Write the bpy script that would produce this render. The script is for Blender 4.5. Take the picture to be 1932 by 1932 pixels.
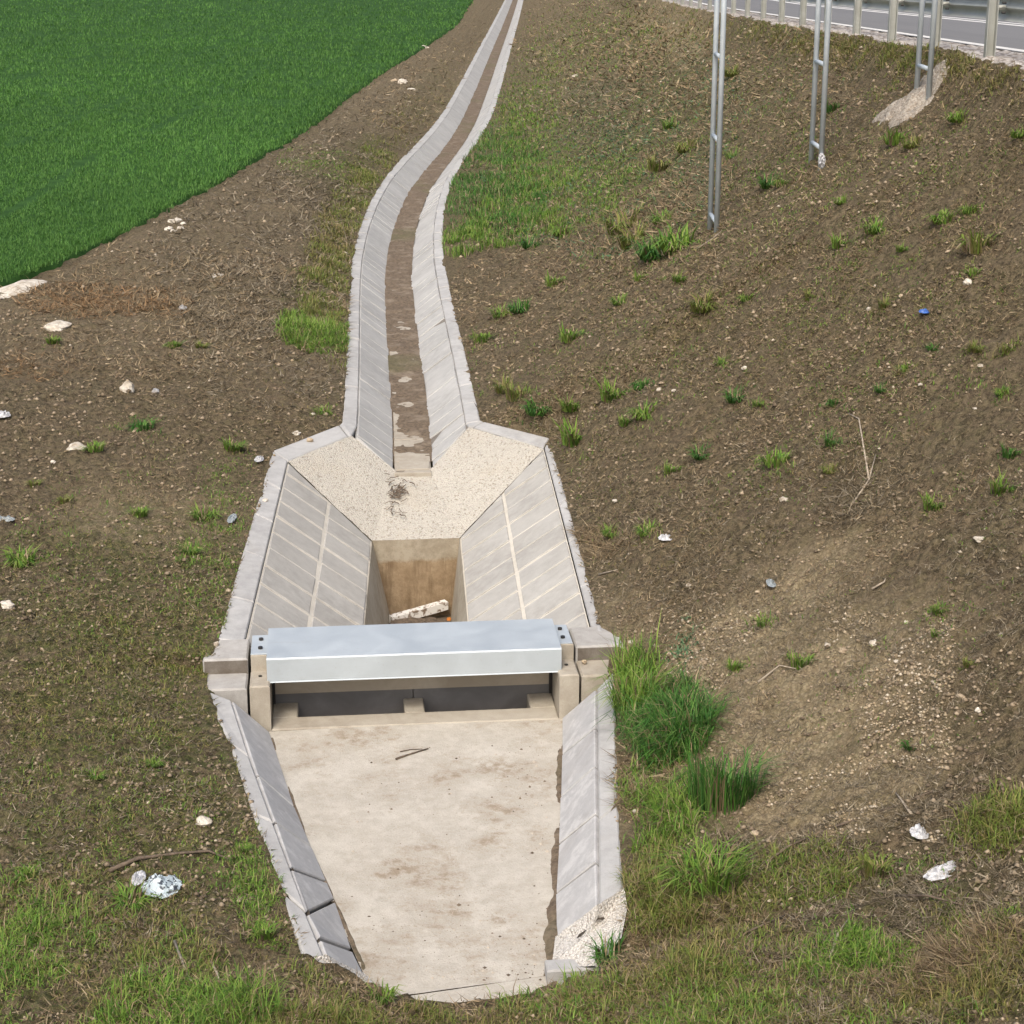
import bpy, math, random
import numpy as np
from mathutils import Vector
random.seed(7); RNG = np.random.default_rng(11)
for o in list(bpy.data.objects): bpy.data.objects.remove(o)
SC = bpy.context.scene

# ------------------------------------------------------------------ camera, sky, sun, exposure
F, C, TH, H = 3504.6, 966.0, math.radians(17.3), 6.0     # focal length and centre for a 1932 px wide picture
cam = bpy.data.cameras.new('camera'); cam.lens = 36 * F / 1932; cam.sensor_width = 36
cam.clip_start = .1; cam.clip_end = 2000
co = bpy.data.objects.new('camera', cam); SC.collection.objects.link(co)
co.location = (0, 0, H); co.rotation_euler = (math.pi / 2 - TH, 0, 0); SC.camera = co

SUN_EL, SUN_AZ = math.radians(52), math.radians(196)      # azimuth clockwise from +Y (left, behind the camera)
W = bpy.data.worlds.new('World'); SC.world = W; W.use_nodes = True
nt = W.node_tree; bg = nt.nodes['Background']
sky = nt.nodes.new('ShaderNodeTexSky'); sky.sky_type = 'NISHITA'; sky.sun_disc = False
sky.sun_elevation = SUN_EL; sky.sun_rotation = SUN_AZ; sky.air_density = 1.0; sky.dust_density = 6.0; sky.ozone_density = .6
nt.links.new(sky.outputs[0], bg.inputs[0]); bg.inputs[1].default_value = .15
sl = bpy.data.lights.new('sun', 'SUN'); sl.energy = 1.3; sl.angle = math.radians(16); sl.color = (1, .95, .84)
so = bpy.data.objects.new('sun', sl); SC.collection.objects.link(so)
sd = Vector((math.sin(SUN_AZ) * math.cos(SUN_EL), math.cos(SUN_AZ) * math.cos(SUN_EL), math.sin(SUN_EL)))
so.rotation_euler = sd.to_track_quat('Z', 'Y').to_euler(); so.location = (0, 0, 30)
SC.view_settings.view_transform = 'Standard'; SC.view_settings.look = 'None'
SC.view_settings.gamma = 1; SC.view_settings.exposure = .44; SC.view_settings.use_curve_mapping = False
SC.render.engine = 'CYCLES'
SC.cycles.max_bounces = 5; SC.cycles.diffuse_bounces = 3

# ------------------------------------------------------------------ helpers
CT, ST = math.cos(TH), math.sin(TH)
def P(u, v, z):
    """point of the level plane at height z seen at (u, v) of the survey picture"""
    a, b = (u - C) / F, -(v - C) / F
    t = (z - H) / (-ST + b * CT)
    return Vector((a * t, (CT + b * ST) * t, z))
def PY(u, v, Y):
    a, b = (u - C) / F, -(v - C) / F
    t = Y / (CT + b * ST)
    return Vector((a * t, Y, H + (-ST + b * CT) * t))
def proj(X, Y, Z):
    dz = Z - H; d = Y * CT - dz * ST
    return C + F * X / d, C - F * (Y * ST + dz * CT) / d

def tag(o, label=None, cat=None, group=None, kind=None):
    if label: o['label'] = label
    if cat: o['category'] = cat
    if group: o['group'] = group
    if kind: o['kind'] = kind
    return o
def link(o, parent=None):
    SC.collection.objects.link(o)
    if parent is not None: o.parent = parent
    return o
def empty(name, label, cat, loc=(0, 0, 0), group=None):
    o = bpy.data.objects.new(name, None); o.location = loc; o.empty_display_size = .1
    link(o); return tag(o, label, cat, group)
def mk(name, verts, faces, mat, parent=None, smooth=False):
    me = bpy.data.meshes.new(name); me.from_pydata([tuple(v) for v in verts], [], faces); me.validate()
    if smooth: me.polygons.foreach_set('use_smooth', [True] * len(me.polygons))
    me.materials.append(mat); o = bpy.data.objects.new(name, me)
    if parent is not None:       # parts are written in world coordinates
        me.transform(parent_inv(parent))
    return link(o, parent)
def parent_inv(p):
    from mathutils import Matrix
    off = Vector((0, 0, 0)); q = p
    while q is not None: off = off + q.location; q = q.parent
    return Matrix.Translation(-off)
def big(name, V, T, mat, attrs=None, smooth=False, quads=False, parent=None):
    V = np.ascontiguousarray(V, np.float32); T = np.ascontiguousarray(T, np.int32); k = T.shape[1]
    me = bpy.data.meshes.new(name); me.vertices.add(len(V)); me.vertices.foreach_set('co', V.ravel())
    me.loops.add(T.size); me.loops.foreach_set('vertex_index', T.ravel())
    me.polygons.add(len(T)); me.polygons.foreach_set('loop_start', np.arange(0, T.size, k, dtype=np.int32))
    me.polygons.foreach_set('loop_total', np.full(len(T), k, np.int32))
    if smooth: me.polygons.foreach_set('use_smooth', np.ones(len(T), bool))
    for n, a in (attrs or {}).items():
        if a.ndim == 2:
            at = me.attributes.new(n, 'FLOAT_COLOR', 'POINT'); c = np.ones((len(V), 4), np.float32); c[:, :3] = a
            at.data.foreach_set('color', c.ravel())
        else:
            at = me.attributes.new(n, 'FLOAT', 'POINT'); at.data.foreach_set('value', np.ascontiguousarray(a, np.float32))
    me.update(calc_edges=True); me.materials.append(mat)
    o = bpy.data.objects.new(name, me); return link(o, parent)

def _hash(i, j, s):
    n = (i.astype(np.int64) * 374761393 + j.astype(np.int64) * 668265263 + s * 974634777) & 0x7fffffff
    n = ((n ^ (n >> 13)) * 1274126177) & 0x7fffffff
    return ((n ^ (n >> 16)) & 0xffff) / 65535.0
def vnoise(x, y, s=0):
    x = np.asarray(x, float); y = np.asarray(y, float)
    i, j = np.floor(x), np.floor(y); fx, fy = x - i, y - j
    fx = fx * fx * (3 - 2 * fx); fy = fy * fy * (3 - 2 * fy); i = i.astype(np.int64); j = j.astype(np.int64)
    a, b, c, d = _hash(i, j, s), _hash(i + 1, j, s), _hash(i, j + 1, s), _hash(i + 1, j + 1, s)
    return (a * (1 - fx) + b * fx) * (1 - fy) + (c * (1 - fx) + d * fx) * fy
def fbm(x, y, s=0, o=4):
    r, amp, tot = 0, 1, 0
    for k in range(o):
        r = r + amp * vnoise(np.asarray(x) * 2 ** k + 17 * k, np.asarray(y) * 2 ** k - 9 * k, s + k); tot += amp; amp *= .5
    return r / tot
def sstep(x, a, b):
    t = np.clip((np.asarray(x, float) - a) / (b - a), 0, 1); return t * t * (3 - 2 * t)

# ------------------------------------------------------------------ materials
class M:
    def __init__(s, name, rough=.85, metal=0., spec=.3):
        s.m = bpy.data.materials.new(name); s.m.use_nodes = True; s.t = s.m.node_tree; s.n = s.t.nodes
        s.b = s.n['Principled BSDF']; s.b.inputs['Roughness'].default_value = rough; s.b.inputs['Metallic'].default_value = metal
        s.b.inputs['Specular IOR Level'].default_value = spec
        s.pos = s.n.new('ShaderNodeNewGeometry').outputs['Position']
    def l(s, a, b): s.t.links.new(a, b)
    def noise(s, scale, detail=4, rough=.6, stretch=None, dist=0.):
        n = s.n.new('ShaderNodeTexNoise'); n.inputs['Scale'].default_value = scale; n.inputs['Detail'].default_value = detail
        n.inputs['Roughness'].default_value = rough; n.inputs['Distortion'].default_value = dist
        s.l(s.map(stretch), n.inputs['Vector']); return n.outputs['Fac']
    def map(s, stretch):
        if not stretch: return s.pos
        mp = s.n.new('ShaderNodeMapping'); mp.inputs['Scale'].default_value = stretch; s.l(s.pos, mp.inputs['Vector']); return mp.outputs[0]
    def vor(s, scale, feature='F1', out='Distance', stretch=None):
        n = s.n.new('ShaderNodeTexVoronoi'); n.feature = feature; n.inputs['Scale'].default_value = scale
        s.l(s.map(stretch), n.inputs['Vector']); return n.outputs[out]
    def ramp(s, fac, a, b, ca=0., cb=1.):
        r = s.n.new('ShaderNodeMapRange'); r.inputs[1].default_value = a; r.inputs[2].default_value = b
        r.inputs[3].default_value = ca; r.inputs[4].default_value = cb; r.clamp = True; s.l(fac, r.inputs[0]); return r.outputs[0]
    def math(s, op, a, b=None):
        n = s.n.new('ShaderNodeMath'); n.operation = op
        for i, x in enumerate((a, b)):
            if x is None: continue
            if isinstance(x, (int, float)): n.inputs[i].default_value = x
            else: s.l(x, n.inputs[i])
        return n.outputs[0]
    def mix(s, fac, a, b, mode='MIX'):
        n = s.n.new('ShaderNodeMix'); n.data_type = 'RGBA'; n.blend_type = mode
        for i, x in ((0, fac), (6, a), (7, b)):
            if isinstance(x, (int, float)): n.inputs[i].default_value = x
            elif isinstance(x, tuple): n.inputs[i].default_value = (*x, 1)
            else: s.l(x, n.inputs[i])
        return n.outputs[2]
    def attr(s, name, out='Fac'):
        n = s.n.new('ShaderNodeAttribute'); n.attribute_name = name; return n.outputs[out]
    def rand(s):
        return s.n.new('ShaderNodeObjectInfo').outputs['Random']
    def bump(s, h, strength=.5, dist=.01):
        n = s.n.new('ShaderNodeBump'); n.inputs['Strength'].default_value = strength; n.inputs['Distance'].default_value = dist
        s.l(h, n.inputs['Height']); s.l(n.outputs[0], s.b.inputs['Normal'])
    def col(s, c):
        if isinstance(c, tuple): s.b.inputs['Base Color'].default_value = (*c, 1)
        else: s.l(c, s.b.inputs['Base Color'])
        return s.m

def concrete(name, base, dark, light, vary=.25, stain=.5, grain=1., dirt=(.16, .12, .08), dirt_amt=0., pale=0.):
    m = M(name, .9, 0, .2)
    big_n = m.noise(1.3, 5, .6); mid = m.noise(9, 5, .65); fine = m.noise(120, 3, .6)
    c = m.mix(m.ramp(mid, .38, .66), dark, base)
    c = m.mix(m.ramp(big_n, .42, .62, 0, stain), c, light)
    c = m.mix(m.math('MULTIPLY', m.ramp(m.rand(), 0, 1), vary), c, dark)
    if pale: c = m.mix(m.ramp(m.noise(4.2, 6, .7, None, .25), .50, .60, 0, pale * .7), c, light)
    c = m.mix(m.ramp(fine, .3, .7, .0, .22), c, dark, 'MULTIPLY')
    if dirt_amt:
        c = m.mix(m.ramp(m.noise(2.1, 6, .68, None, .8), .52, .72, 0, dirt_amt), c, dirt)
    m.bump(m.math('ADD', m.math('MULTIPLY', fine, .5), mid), .45 * grain, .006)
    return m.col(c)

MAT = {}
MAT['crack'] = concrete('dark_open_joint', (.075, .062, .048), (.05, .04, .03), (.11, .095, .075), 0, .4)
MAT['slab'] = concrete('slab_concrete', (.46, .45, .42), (.37, .36, .335), (.53, .52, .485), .35, .5, dirt_amt=.15)
MAT['channel'] = concrete('channel_concrete', (.46, .46, .445), (.37, .37, .36), (.56, .56, .54), .4, .5, dirt_amt=.12)
MAT['coping'] = concrete('coping_concrete', (.46, .46, .45), (.36, .36, .355), (.56, .56, .545), .3, .5, dirt_amt=.2)
MAT['mortar'] = concrete('pale_mortar', (.62, .59, .52), (.54, .51, .445), (.67, .64, .57), 0, .4)
MAT['joint'] = concrete('joint_fill', (.24, .22, .19), (.16, .14, .12), (.33, .31, .28), 0, .4)
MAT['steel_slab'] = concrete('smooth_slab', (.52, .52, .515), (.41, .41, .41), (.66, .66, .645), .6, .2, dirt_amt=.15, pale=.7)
def apron_mat():
    m = M('apron_concrete', .92, 0, .2)
    a = m.noise(1.4, 6, .7); b = m.noise(11, 6, .7); f = m.noise(70, 4, .7); v = m.vor(38)
    c = m.mix(m.ramp(b, .36, .64), (.41, .38, .325), (.49, .462, .405))
    c = m.mix(m.ramp(m.noise(2.6, 5, .7), .5, .62, 0, .55), c, (.545, .52, .46))
    c = m.mix(m.math('MULTIPLY', m.ramp(a, .50, .62, 0, .9), m.ramp(b, .42, .58, .1, 1.)), c, (.28, .225, .16))
    c = m.mix(m.ramp(f, .56, .70, 0, .45), c, (.33, .28, .21))
    c = m.mix(m.math('MULTIPLY', m.ramp(v, .12, .2, 1, 0), m.ramp(a, .4, .6, .1, .8)), c, (.24, .19, .14))
    m.bump(m.math('ADD', f, b), .8, .008); return m.col(c)
MAT['apron'] = apron_mat()
MAT['frame'] = concrete('frame_concrete', (.43, .395, .33), (.34, .305, .25), (.50, .47, .405), .2, .5, dirt_amt=.25)
MAT['wing'] = concrete('wing_concrete', (.43, .42, .40), (.33, .32, .30), (.52, .51, .49), .2, .5, dirt_amt=.2)
MAT['wing_dark'] = concrete('soil_stained_concrete', (.20, .18, .155), (.13, .11, .09), (.27, .25, .22), .1, .4, dirt_amt=.6, dirt=(.10, .075, .05))
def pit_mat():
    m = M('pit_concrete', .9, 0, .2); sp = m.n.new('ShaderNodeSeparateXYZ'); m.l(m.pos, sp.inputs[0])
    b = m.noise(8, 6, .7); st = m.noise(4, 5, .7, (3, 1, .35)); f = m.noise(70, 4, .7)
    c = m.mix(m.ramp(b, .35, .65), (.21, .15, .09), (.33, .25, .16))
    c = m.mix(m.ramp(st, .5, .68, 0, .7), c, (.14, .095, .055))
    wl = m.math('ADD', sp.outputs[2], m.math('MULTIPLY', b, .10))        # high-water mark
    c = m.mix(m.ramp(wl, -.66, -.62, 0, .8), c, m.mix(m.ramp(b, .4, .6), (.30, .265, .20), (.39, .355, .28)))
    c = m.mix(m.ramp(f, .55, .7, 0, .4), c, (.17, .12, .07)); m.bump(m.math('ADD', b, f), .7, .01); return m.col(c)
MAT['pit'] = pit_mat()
MAT['pitside'] = concrete('pit_side_concrete', (.46, .42, .34), (.36, .32, .25), (.53, .49, .41), 0, .5, dirt_amt=.3)

def pebbled(name, a, b, d, sc=55, strength=1.):
    m = M(name, .92, 0, .2)
    v = m.vor(sc); cell = m.vor(sc, 'F1', 'Color'); n = m.noise(14, 4)
    sp = m.n.new('ShaderNodeSeparateColor'); m.l(cell, sp.inputs[0])
    c = m.mix(m.ramp(sp.outputs[0], .1, .9), a, b)
    c = m.mix(m.ramp(v, .45, .75, 0, .75), c, d)
    c = m.mix(m.ramp(sp.outputs[1], .90, .93, 0, .6), c, (.2, .17, .13))
    c = m.mix(m.ramp(n, .5, .75, 0, .35), c, d)
    c = m.mix(m.ramp(m.noise(1.6, 4), .5, .7, 0, .3), c, (.42, .36, .27))
    m.bump(m.math('SUBTRACT', 1., v), strength, .012)
    return m.col(c)
MAT['pebble_wash'] = pebbled('pebbled_concrete', (.51, .49, .435), (.46, .435, .385), (.38, .355, .305))
MAT['white_mortar'] = pebbled('rough_white_mortar', (.70, .68, .64), (.60, .58, .54), (.44, .41, .36), 70)
MAT['gravel'] = pebbled('verge_gravel', (.52, .49, .45), (.36, .33, .30), (.16, .13, .11), 14)
MAT['footing'] = pebbled('grey_rubble', (.40, .37, .32), (.32, .285, .24), (.20, .165, .13), 34, 1.)

def metal(name, base, dark, rough=.42, met=.75):
    m = M(name, rough, met, .5)
    n = m.noise(3, 5, .6, None, .6); f = m.noise(60, 3, .6); st = m.noise(5, 4, .6, (1, 14, 14))
    c = m.mix(m.ramp(n, .35, .68), dark, base)
    c = m.mix(m.ramp(st, .5, .75, 0, .35), c, dark)
    c = m.mix(m.ramp(f, .62, .74, 0, .25), c, (.30, .27, .22))
    c = m.mix(m.ramp(m.vor(26, 'F1', 'Distance'), .2, .7, 0, .16), c, dark)
    c = m.mix(m.ramp(m.noise(1.7, 6, .72, (1, 2.5, 2.5), .4), .60, .74, 0, .22), c, (.34, .33, .30))
    m.l(m.ramp(n, .3, .7, rough - .08, rough + .14), m.b.inputs['Roughness'])
    m.bump(m.noise(2.2, 2), .12, .02)
    return m.col(c)
MAT['galv'] = metal('galvanised_sheet', (.50, .555, .59), (.44, .49, .52), .58, .4)
MAT['tube'] = metal('galvanised_tube', (.60, .66, .70), (.50, .56, .60), .55, .3)
MAT['rail'] = metal('weathered_galvanised_steel', (.46, .48, .46), (.36, .37, .34), .55, .4)
MAT['bolt'] = metal('bolt_steel', (.06, .055, .05), (.03, .03, .03), .5, .6)
MAT['plate'] = metal('muddy_steel_plate', (.52, .46, .37), (.40, .34, .26), .6, .05)
MAT['shaded_plate'] = metal('shade_painted_steel_plate', (.21, .205, .20), (.15, .145, .14), .5, .1)  # darker plate tone paints in the shade seen inside the slots
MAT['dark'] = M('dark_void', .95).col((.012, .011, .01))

def attr_mat(name, rough=.7, gain=1., trans=0.):
    m = M(name, rough, 0, .25); c = m.attr('tint', 'Color')
    m.col(c)
    if trans:
        t = m.n.new('ShaderNodeBsdfTranslucent'); m.l(c, t.inputs[0]); mx = m.n.new('ShaderNodeMixShader'); mx.inputs[0].default_value = trans
        out = m.n['Material Output']; m.l(m.b.outputs[0], mx.inputs[1]); m.l(t.outputs[0], mx.inputs[2]); m.l(mx.outputs[0], out.inputs[0])
    return m.m
MAT['grass'] = attr_mat('grass_blades', .6, 1, .25)
MAT['litter'] = attr_mat('crumbs_and_straw', .9)

def soil():
    m = M('embankment_soil', .95, 0, .15)
    a = m.noise(2.2, 6, .65); b = m.noise(16, 6, .7); f = m.noise(85, 4, .7); g = m.noise(.55, 4, .6)
    c = m.mix(m.ramp(b, .40, .62), (.062, .047, .029), (.248, .193, .120))
    c = m.mix(m.ramp(a, .45, .68, 0, .55), c, (.158, .121, .081))
    c = m.mix(m.ramp(f, .52, .66, 0, .7), c, (.36, .29, .20))
    c = m.mix(m.math('MULTIPLY', m.attr('dry'), m.ramp(b, .3, .6, .25, .8)), c, (.26, .205, .135))
    v = m.vor(45); sp = m.vor(45, 'F1', 'Color'); s2 = m.n.new('ShaderNodeSeparateColor'); m.l(sp, s2.inputs[0])
    gc = m.mix(m.ramp(s2.outputs[0], .2, .9), (.34, .27, .165), (.54, .445, .29))
    gc = m.mix(m.ramp(v, .4, .7, 0, .5), gc, (.18, .14, .09))
    c = m.mix(m.math('MULTIPLY', m.attr('gravel'), m.ramp(a, .3, .55, .65, 1)), c, gc)
    gr = m.mix(m.ramp(b, .38, .62), (.045, .062, .017), (.150, .172, .055))
    c = m.mix(m.math('MULTIPLY', m.math('MAXIMUM', m.attr('green'), .22), m.ramp(m.noise(7, 6, .75), .40, .62, .0, 1)), c, gr)
    c = m.mix(m.ramp(g, .5, .7, 0, .22), c, (.21, .16, .108))
    h = m.math('ADD', m.math('MULTIPLY', b, 1.), m.math('MULTIPLY', f, .55)); m.bump(h, 1., .06)
    return m.col(c)
MAT['soil'] = soil()
def fieldsoil():
    m = M('crop_ground', .95, 0, .1); n = m.noise(3, 5, .6)
    c = m.mix(m.ramp(n, .4, .65), (.022, .060, .013), (.036, .090, .020)); return m.col(c)
MAT['crop_ground'] = fieldsoil()
def mud():
    m = M('silt', .9, 0, .25); a = m.noise(3, 5, .65); b = m.noise(22, 5, .7)
    c = m.mix(m.ramp(b, .35, .65), (.085, .064, .044), (.195, .15, .105)); c = m.mix(m.ramp(a, .50, .66, 0, .5), c, (.30, .25, .19)); c = m.mix(m.ramp(m.noise(.35, 3), .55, .65, 0, .5), c, (.11, .11, .05))
    m.bump(b, .8, .02); return m.col(c)
MAT['mud'] = mud()
def asphalt():
    m = M('asphalt', .85, 0, .3); n = m.noise(120, 3); g = m.noise(.7, 4, .6, (3, .2, 1))
    c = m.mix(m.ramp(n, .3, .7), (.135, .135, .138), (.20, .20, .20)); c = m.mix(m.ramp(g, .45, .65, 0, .3), c, (.12, .12, .122)); return m.col(c)
MAT['asphalt'] = asphalt()
MAT['paint'] = concrete('road_paint', (.72, .72, .70), (.58, .58, .56), (.76, .76, .74), 0, .3)
def stone_m(name, a, b):
    m = M(name, .9, 0, .2); n = m.noise(18, 5, .65); c = m.mix(m.ramp(n, .36, .62), b, a)
    c = m.mix(m.ramp(m.noise(7, 4), .48, .66, 0, .7), c, (.24, .185, .125)); m.bump(n, .6, .02); return m.col(c)
MAT['limestone'] = stone_m('limestone', (.64, .60, .52), (.46, .42, .35))
MAT['greystone'] = stone_m('grey_stone', (.40, .41, .42), (.27, .28, .29))
MAT['tanstone'] = stone_m('tan_stone', (.46, .38, .27), (.33, .26, .18))
def plain(name, c, rough=.6, var=.15):
    m = M(name, rough, 0, .4); n = m.noise(30, 4); d = tuple(x * (1 - var * 2) for x in c); return m.col(m.mix(m.ramp(n, .4, .65), d, c))
MAT['white_plastic'] = plain('white_plastic', (.62, .63, .65), .5, .25)
MAT['blue_plastic'] = plain('blue_plastic', (.07, .17, .52), .4)
MAT['grey_plastic'] = plain('grey_film', (.33, .37, .38), .35)
MAT['orange_plastic'] = plain('orange_plastic', (.62, .22, .04), .5)
MAT['twig'] = plain('dry_twig', (.17, .13, .095), .9, .25)
MAT['pale_twig'] = plain('bleached_twig', (.42, .36, .28), .9, .2)
def board():
    m = M('painted_board', .8); n = m.noise(14, 5, .7, (1, 1, 1), .5)
    return m.col(m.mix(m.ramp(n, .52, .60), (.70, .69, .66), (.20, .15, .11)))
MAT['board'] = board()
def bag():
    m = M('printed_plastic_bag', .45, 0, .5); n = m.noise(24, 4, .6, None, 1.)
    return m.col(m.mix(m.ramp(n, .55, .58), (.46, .54, .58), (.05, .06, .08)))
MAT['bag'] = bag()

# ------------------------------------------------------------------ slabs and prisms
def vmean(p): return sum((Vector(q) for q in p), Vector()) / len(p)
def inset_poly(poly, d):
    n = Vector()
    for i in range(len(poly)):
        a, b = poly[i], poly[(i + 1) % len(poly)]; n += a.cross(b)
    n.normalize(); out = []; k = len(poly)
    for i in range(k):
        p0, p1, p2 = poly[i - 1], poly[i], poly[(i + 1) % k]
        e1, e2 = (p1 - p0).normalized(), (p2 - p1).normalized()
        n1, n2 = n.cross(e1), n.cross(e2); bis = n1 + n2
        if bis.length < 1e-4: bis = n1.copy()
        bis.normalize(); s = d / max(.35, bis.dot(n1)); out.append(p1 + bis * s)
    return out, n
def dedupe(poly, eps=.02):
    out = []
    for p in poly:
        if not out or (p - out[-1]).length > eps: out.append(p)
    if len(out) > 2 and (out[0] - out[-1]).length < eps: out.pop()
    return out
def slab(name, poly, mat, parent, gap=.006, thick=.06, ch=.006, jit=.003, lift=0.):
    poly = dedupe([Vector(p) for p in poly])
    if len(poly) < 3: return None
    if sum((poly[i].x * poly[(i + 1) % len(poly)].y - poly[(i + 1) % len(poly)].x * poly[i].y) for i in range(len(poly))) < 0: poly.reverse()
    base, n = inset_poly(poly, gap); top, _ = inset_poly(poly, gap + ch)
    c = vmean(base); off = n * (lift + random.uniform(-jit, jit)); tx, ty = random.uniform(-jit, jit), random.uniform(-jit, jit)
    sz = max((p - c).length for p in base)
    def w(p, dz): return p + off + n * (dz + ((p.x - c.x) * tx + (p.y - c.y) * ty) / sz)
    k = len(base); V = [w(p, 0) for p in top] + [w(p, -ch) for p in base] + [w(p, -thick) for p in base]
    Fc = [list(range(k)), list(range(3 * k - 1, 2 * k - 1, -1))]
    for i in range(k):
        j = (i + 1) % k; Fc += [[i, k + i, k + j, j], [k + i, 2 * k + i, 2 * k + j, k + j]]
    return mk(name, V, Fc, mat, parent)
def clip(poly, p, d):
    """keep the side to the left of the line p -> p+d (seen from above)"""
    out = []; k = len(poly)
    s = [d.x * (q.y - p.y) - d.y * (q.x - p.x) for q in poly]
    for i in range(k):
        a, b, sa, sb = poly[i], poly[(i + 1) % k], s[i], s[(i + 1) % k]
        if sa >= 0: out.append(a)
        if sa * sb < 0: out.append(a.lerp(b, sa / (sa - sb)))
    return out
def clip_keep(q, a, b, ref):
    d = b - a; s = d.x * (ref.y - a.y) - d.y * (ref.x - a.x)
    return clip(q, a, d) if s > 0 else clip(q, b, -d)
def box_loc(name, O, e1, e2, a0, a1, b0, b1, z0, z1, mat, parent, ch=.012, skew=0.):
    """chamfered box in a frame turned about the vertical"""
    def q(a, b, z): return Vector((O.x + e1.x * a + e2.x * b, O.y + e1.y * a + e2.y * b, z))
    V, Fc = [], []
    r = [(a0, b0), (a1, b0), (a1, b1), (a0, b1)]; i2 = [(a0 + ch, b0 + ch), (a1 - ch, b0 + ch), (a1 - ch, b1 - ch), (a0 + ch, b1 - ch)]
    V += [q(a, b, z0) for a, b in r] + [q(a, b, z1 - ch) for a, b in r] + [q(a, b, z1) for a, b in i2]
    for i in range(4):
        j = (i + 1) % 4; Fc += [[i, j, 4 + j, 4 + i], [4 + i, 4 + j, 8 + j, 8 + i]]
    Fc += [[8, 9, 10, 11], [3, 2, 1, 0]]
    return mk(name, V, Fc, mat, parent)
def tube(pts, r, seg=8, r1=None):
    V, Fc = [], []; pts = [Vector(p) for p in pts]; n = len(pts)
    for i, p in enumerate(pts):
        t = (pts[min(i + 1, n - 1)] - pts[max(i - 1, 0)]).normalized()
        a = t.cross(Vector((0, 0, 1)));
        if a.length < .05: a = t.cross(Vector((1, 0, 0)))
        a.normalize(); b = t.cross(a); rr = r if r1 is None else r + (r1 - r) * i / max(1, n - 1)
        for k in range(seg):
            w = 2 * math.pi * k / seg; V.append(p + (a * math.cos(w) + b * math.sin(w)) * rr)
    for i in range(n - 1):
        for k in range(seg):
            k2 = (k + 1) % seg; Fc.append([i * seg + k, (i + 1) * seg + k, (i + 1) * seg + k2, i * seg + k2])
    Fc += [list(range(seg)), list(range(n * seg - 1, (n - 1) * seg - 1, -1))]
    return V, Fc

# ------------------------------------------------------------------ the line of the ditch
cy = np.array([14, 20.9, 23.05, 26, 29.9, 33.5, 37, 40.8, 45, 49.4, 53, 56.5, 62, 67, 77, 88, 105, 125, 156, 210])
cx = np.array([-.70, -1.16, -1.30, -1.52, -1.82, -2.07, -2.22, -2.29, -2.26, -2.06, -1.84, -1.66, -1.46, -1.36, -1.19, -1.03, -.78, -.46, -.02, .7])
YD = np.linspace(14, 210, 3000); CD = np.interp(YD, cy, cx); kern = np.exp(-np.linspace(-2, 2, 61) ** 2); kern /= kern.sum()
CD = np.convolve(np.pad(CD, 30, 'edge'), kern, 'valid')
def ctr(Y): return float(np.interp(Y, YD, CD))
def chan(Y, off, z):
    s = (ctr(Y + .3) - ctr(Y - .3)) / .6; n = math.hypot(1, s)
    return Vector((ctr(Y) + off / n, Y - off * s / n, z))
FLO, WIN, COP, ZW, ZC = .22, .65, .84, .33, .36
RIMY = 21.9
def edge(pts):
    a = sorted([tuple(P(*p)) for p in pts], key=lambda t: t[1]); return a
EL = [(-.35, 9.86, -.19), (-.7, 9.885, -.2), (-.95, 9.915, -.16), (-1.12, 9.94, -.06)] + edge([(572, 1801, .06), (523, 1657, .08), (480, 1545, .08), (461, 1496, .08), (428, 1394, .08), (386, 1296, .08),
     (388, 1262, .10), (398, 1240, .20), (408, 1200, .22), (418, 1185, .22), (440, 1100, .23), (470, 1000, .25), (495, 930, .28), (515, 850, .31), (640, 800, .35)])
ER = [(-.35, 9.86, -.19), (0, 9.95, -.2), (.34, 10.03, -.22), (.60, 10.06, -.2), (.73, 10.2, -.08)] + edge([(1184, 1768, .0), (1190, 1713, .06), (1170, 1605, .08), (1167, 1499, .08), (1160, 1275, .08), (1168, 1245, .10),
     (1166, 1225, .20), (1158, 1190, .22), (1130, 1175, .22), (1085, 1000, .25), (1050, 880, .29), (1036, 826, .32), (912, 793, .35)])
for Y in np.concatenate([np.arange(22.6, 60, 1.), np.arange(60, 206, 3.)]):
    EL.append((ctr(Y) - COP, Y, ZC)); ER.append((ctr(Y) + COP, Y, ZC))
EL = np.array(EL); ER = np.array(ER)
def xl(Y): return np.interp(Y, EL[:, 1], EL[:, 0])
def xr(Y): return np.interp(Y, ER[:, 1], ER[:, 0])
def zl(Y): return np.interp(Y, EL[:, 1], EL[:, 2])
def zr(Y): return np.interp(Y, ER[:, 1], ER[:, 2])
def zroad(Y): return np.interp(Y, [0, 10, 24.2, 64, 90, 140, 300], [4.75, 4.7, 4.51, 3.66, 3.3, 3.1, 3.0])
CREST, POSTX, EDGEX, CENX, ROADX = 5.72, 6.05, 6.62, 9.7, 13.6
def smax(a, b, k=.25): return .5 * (a + b + np.sqrt((a - b) ** 2 + k * k))
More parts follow.
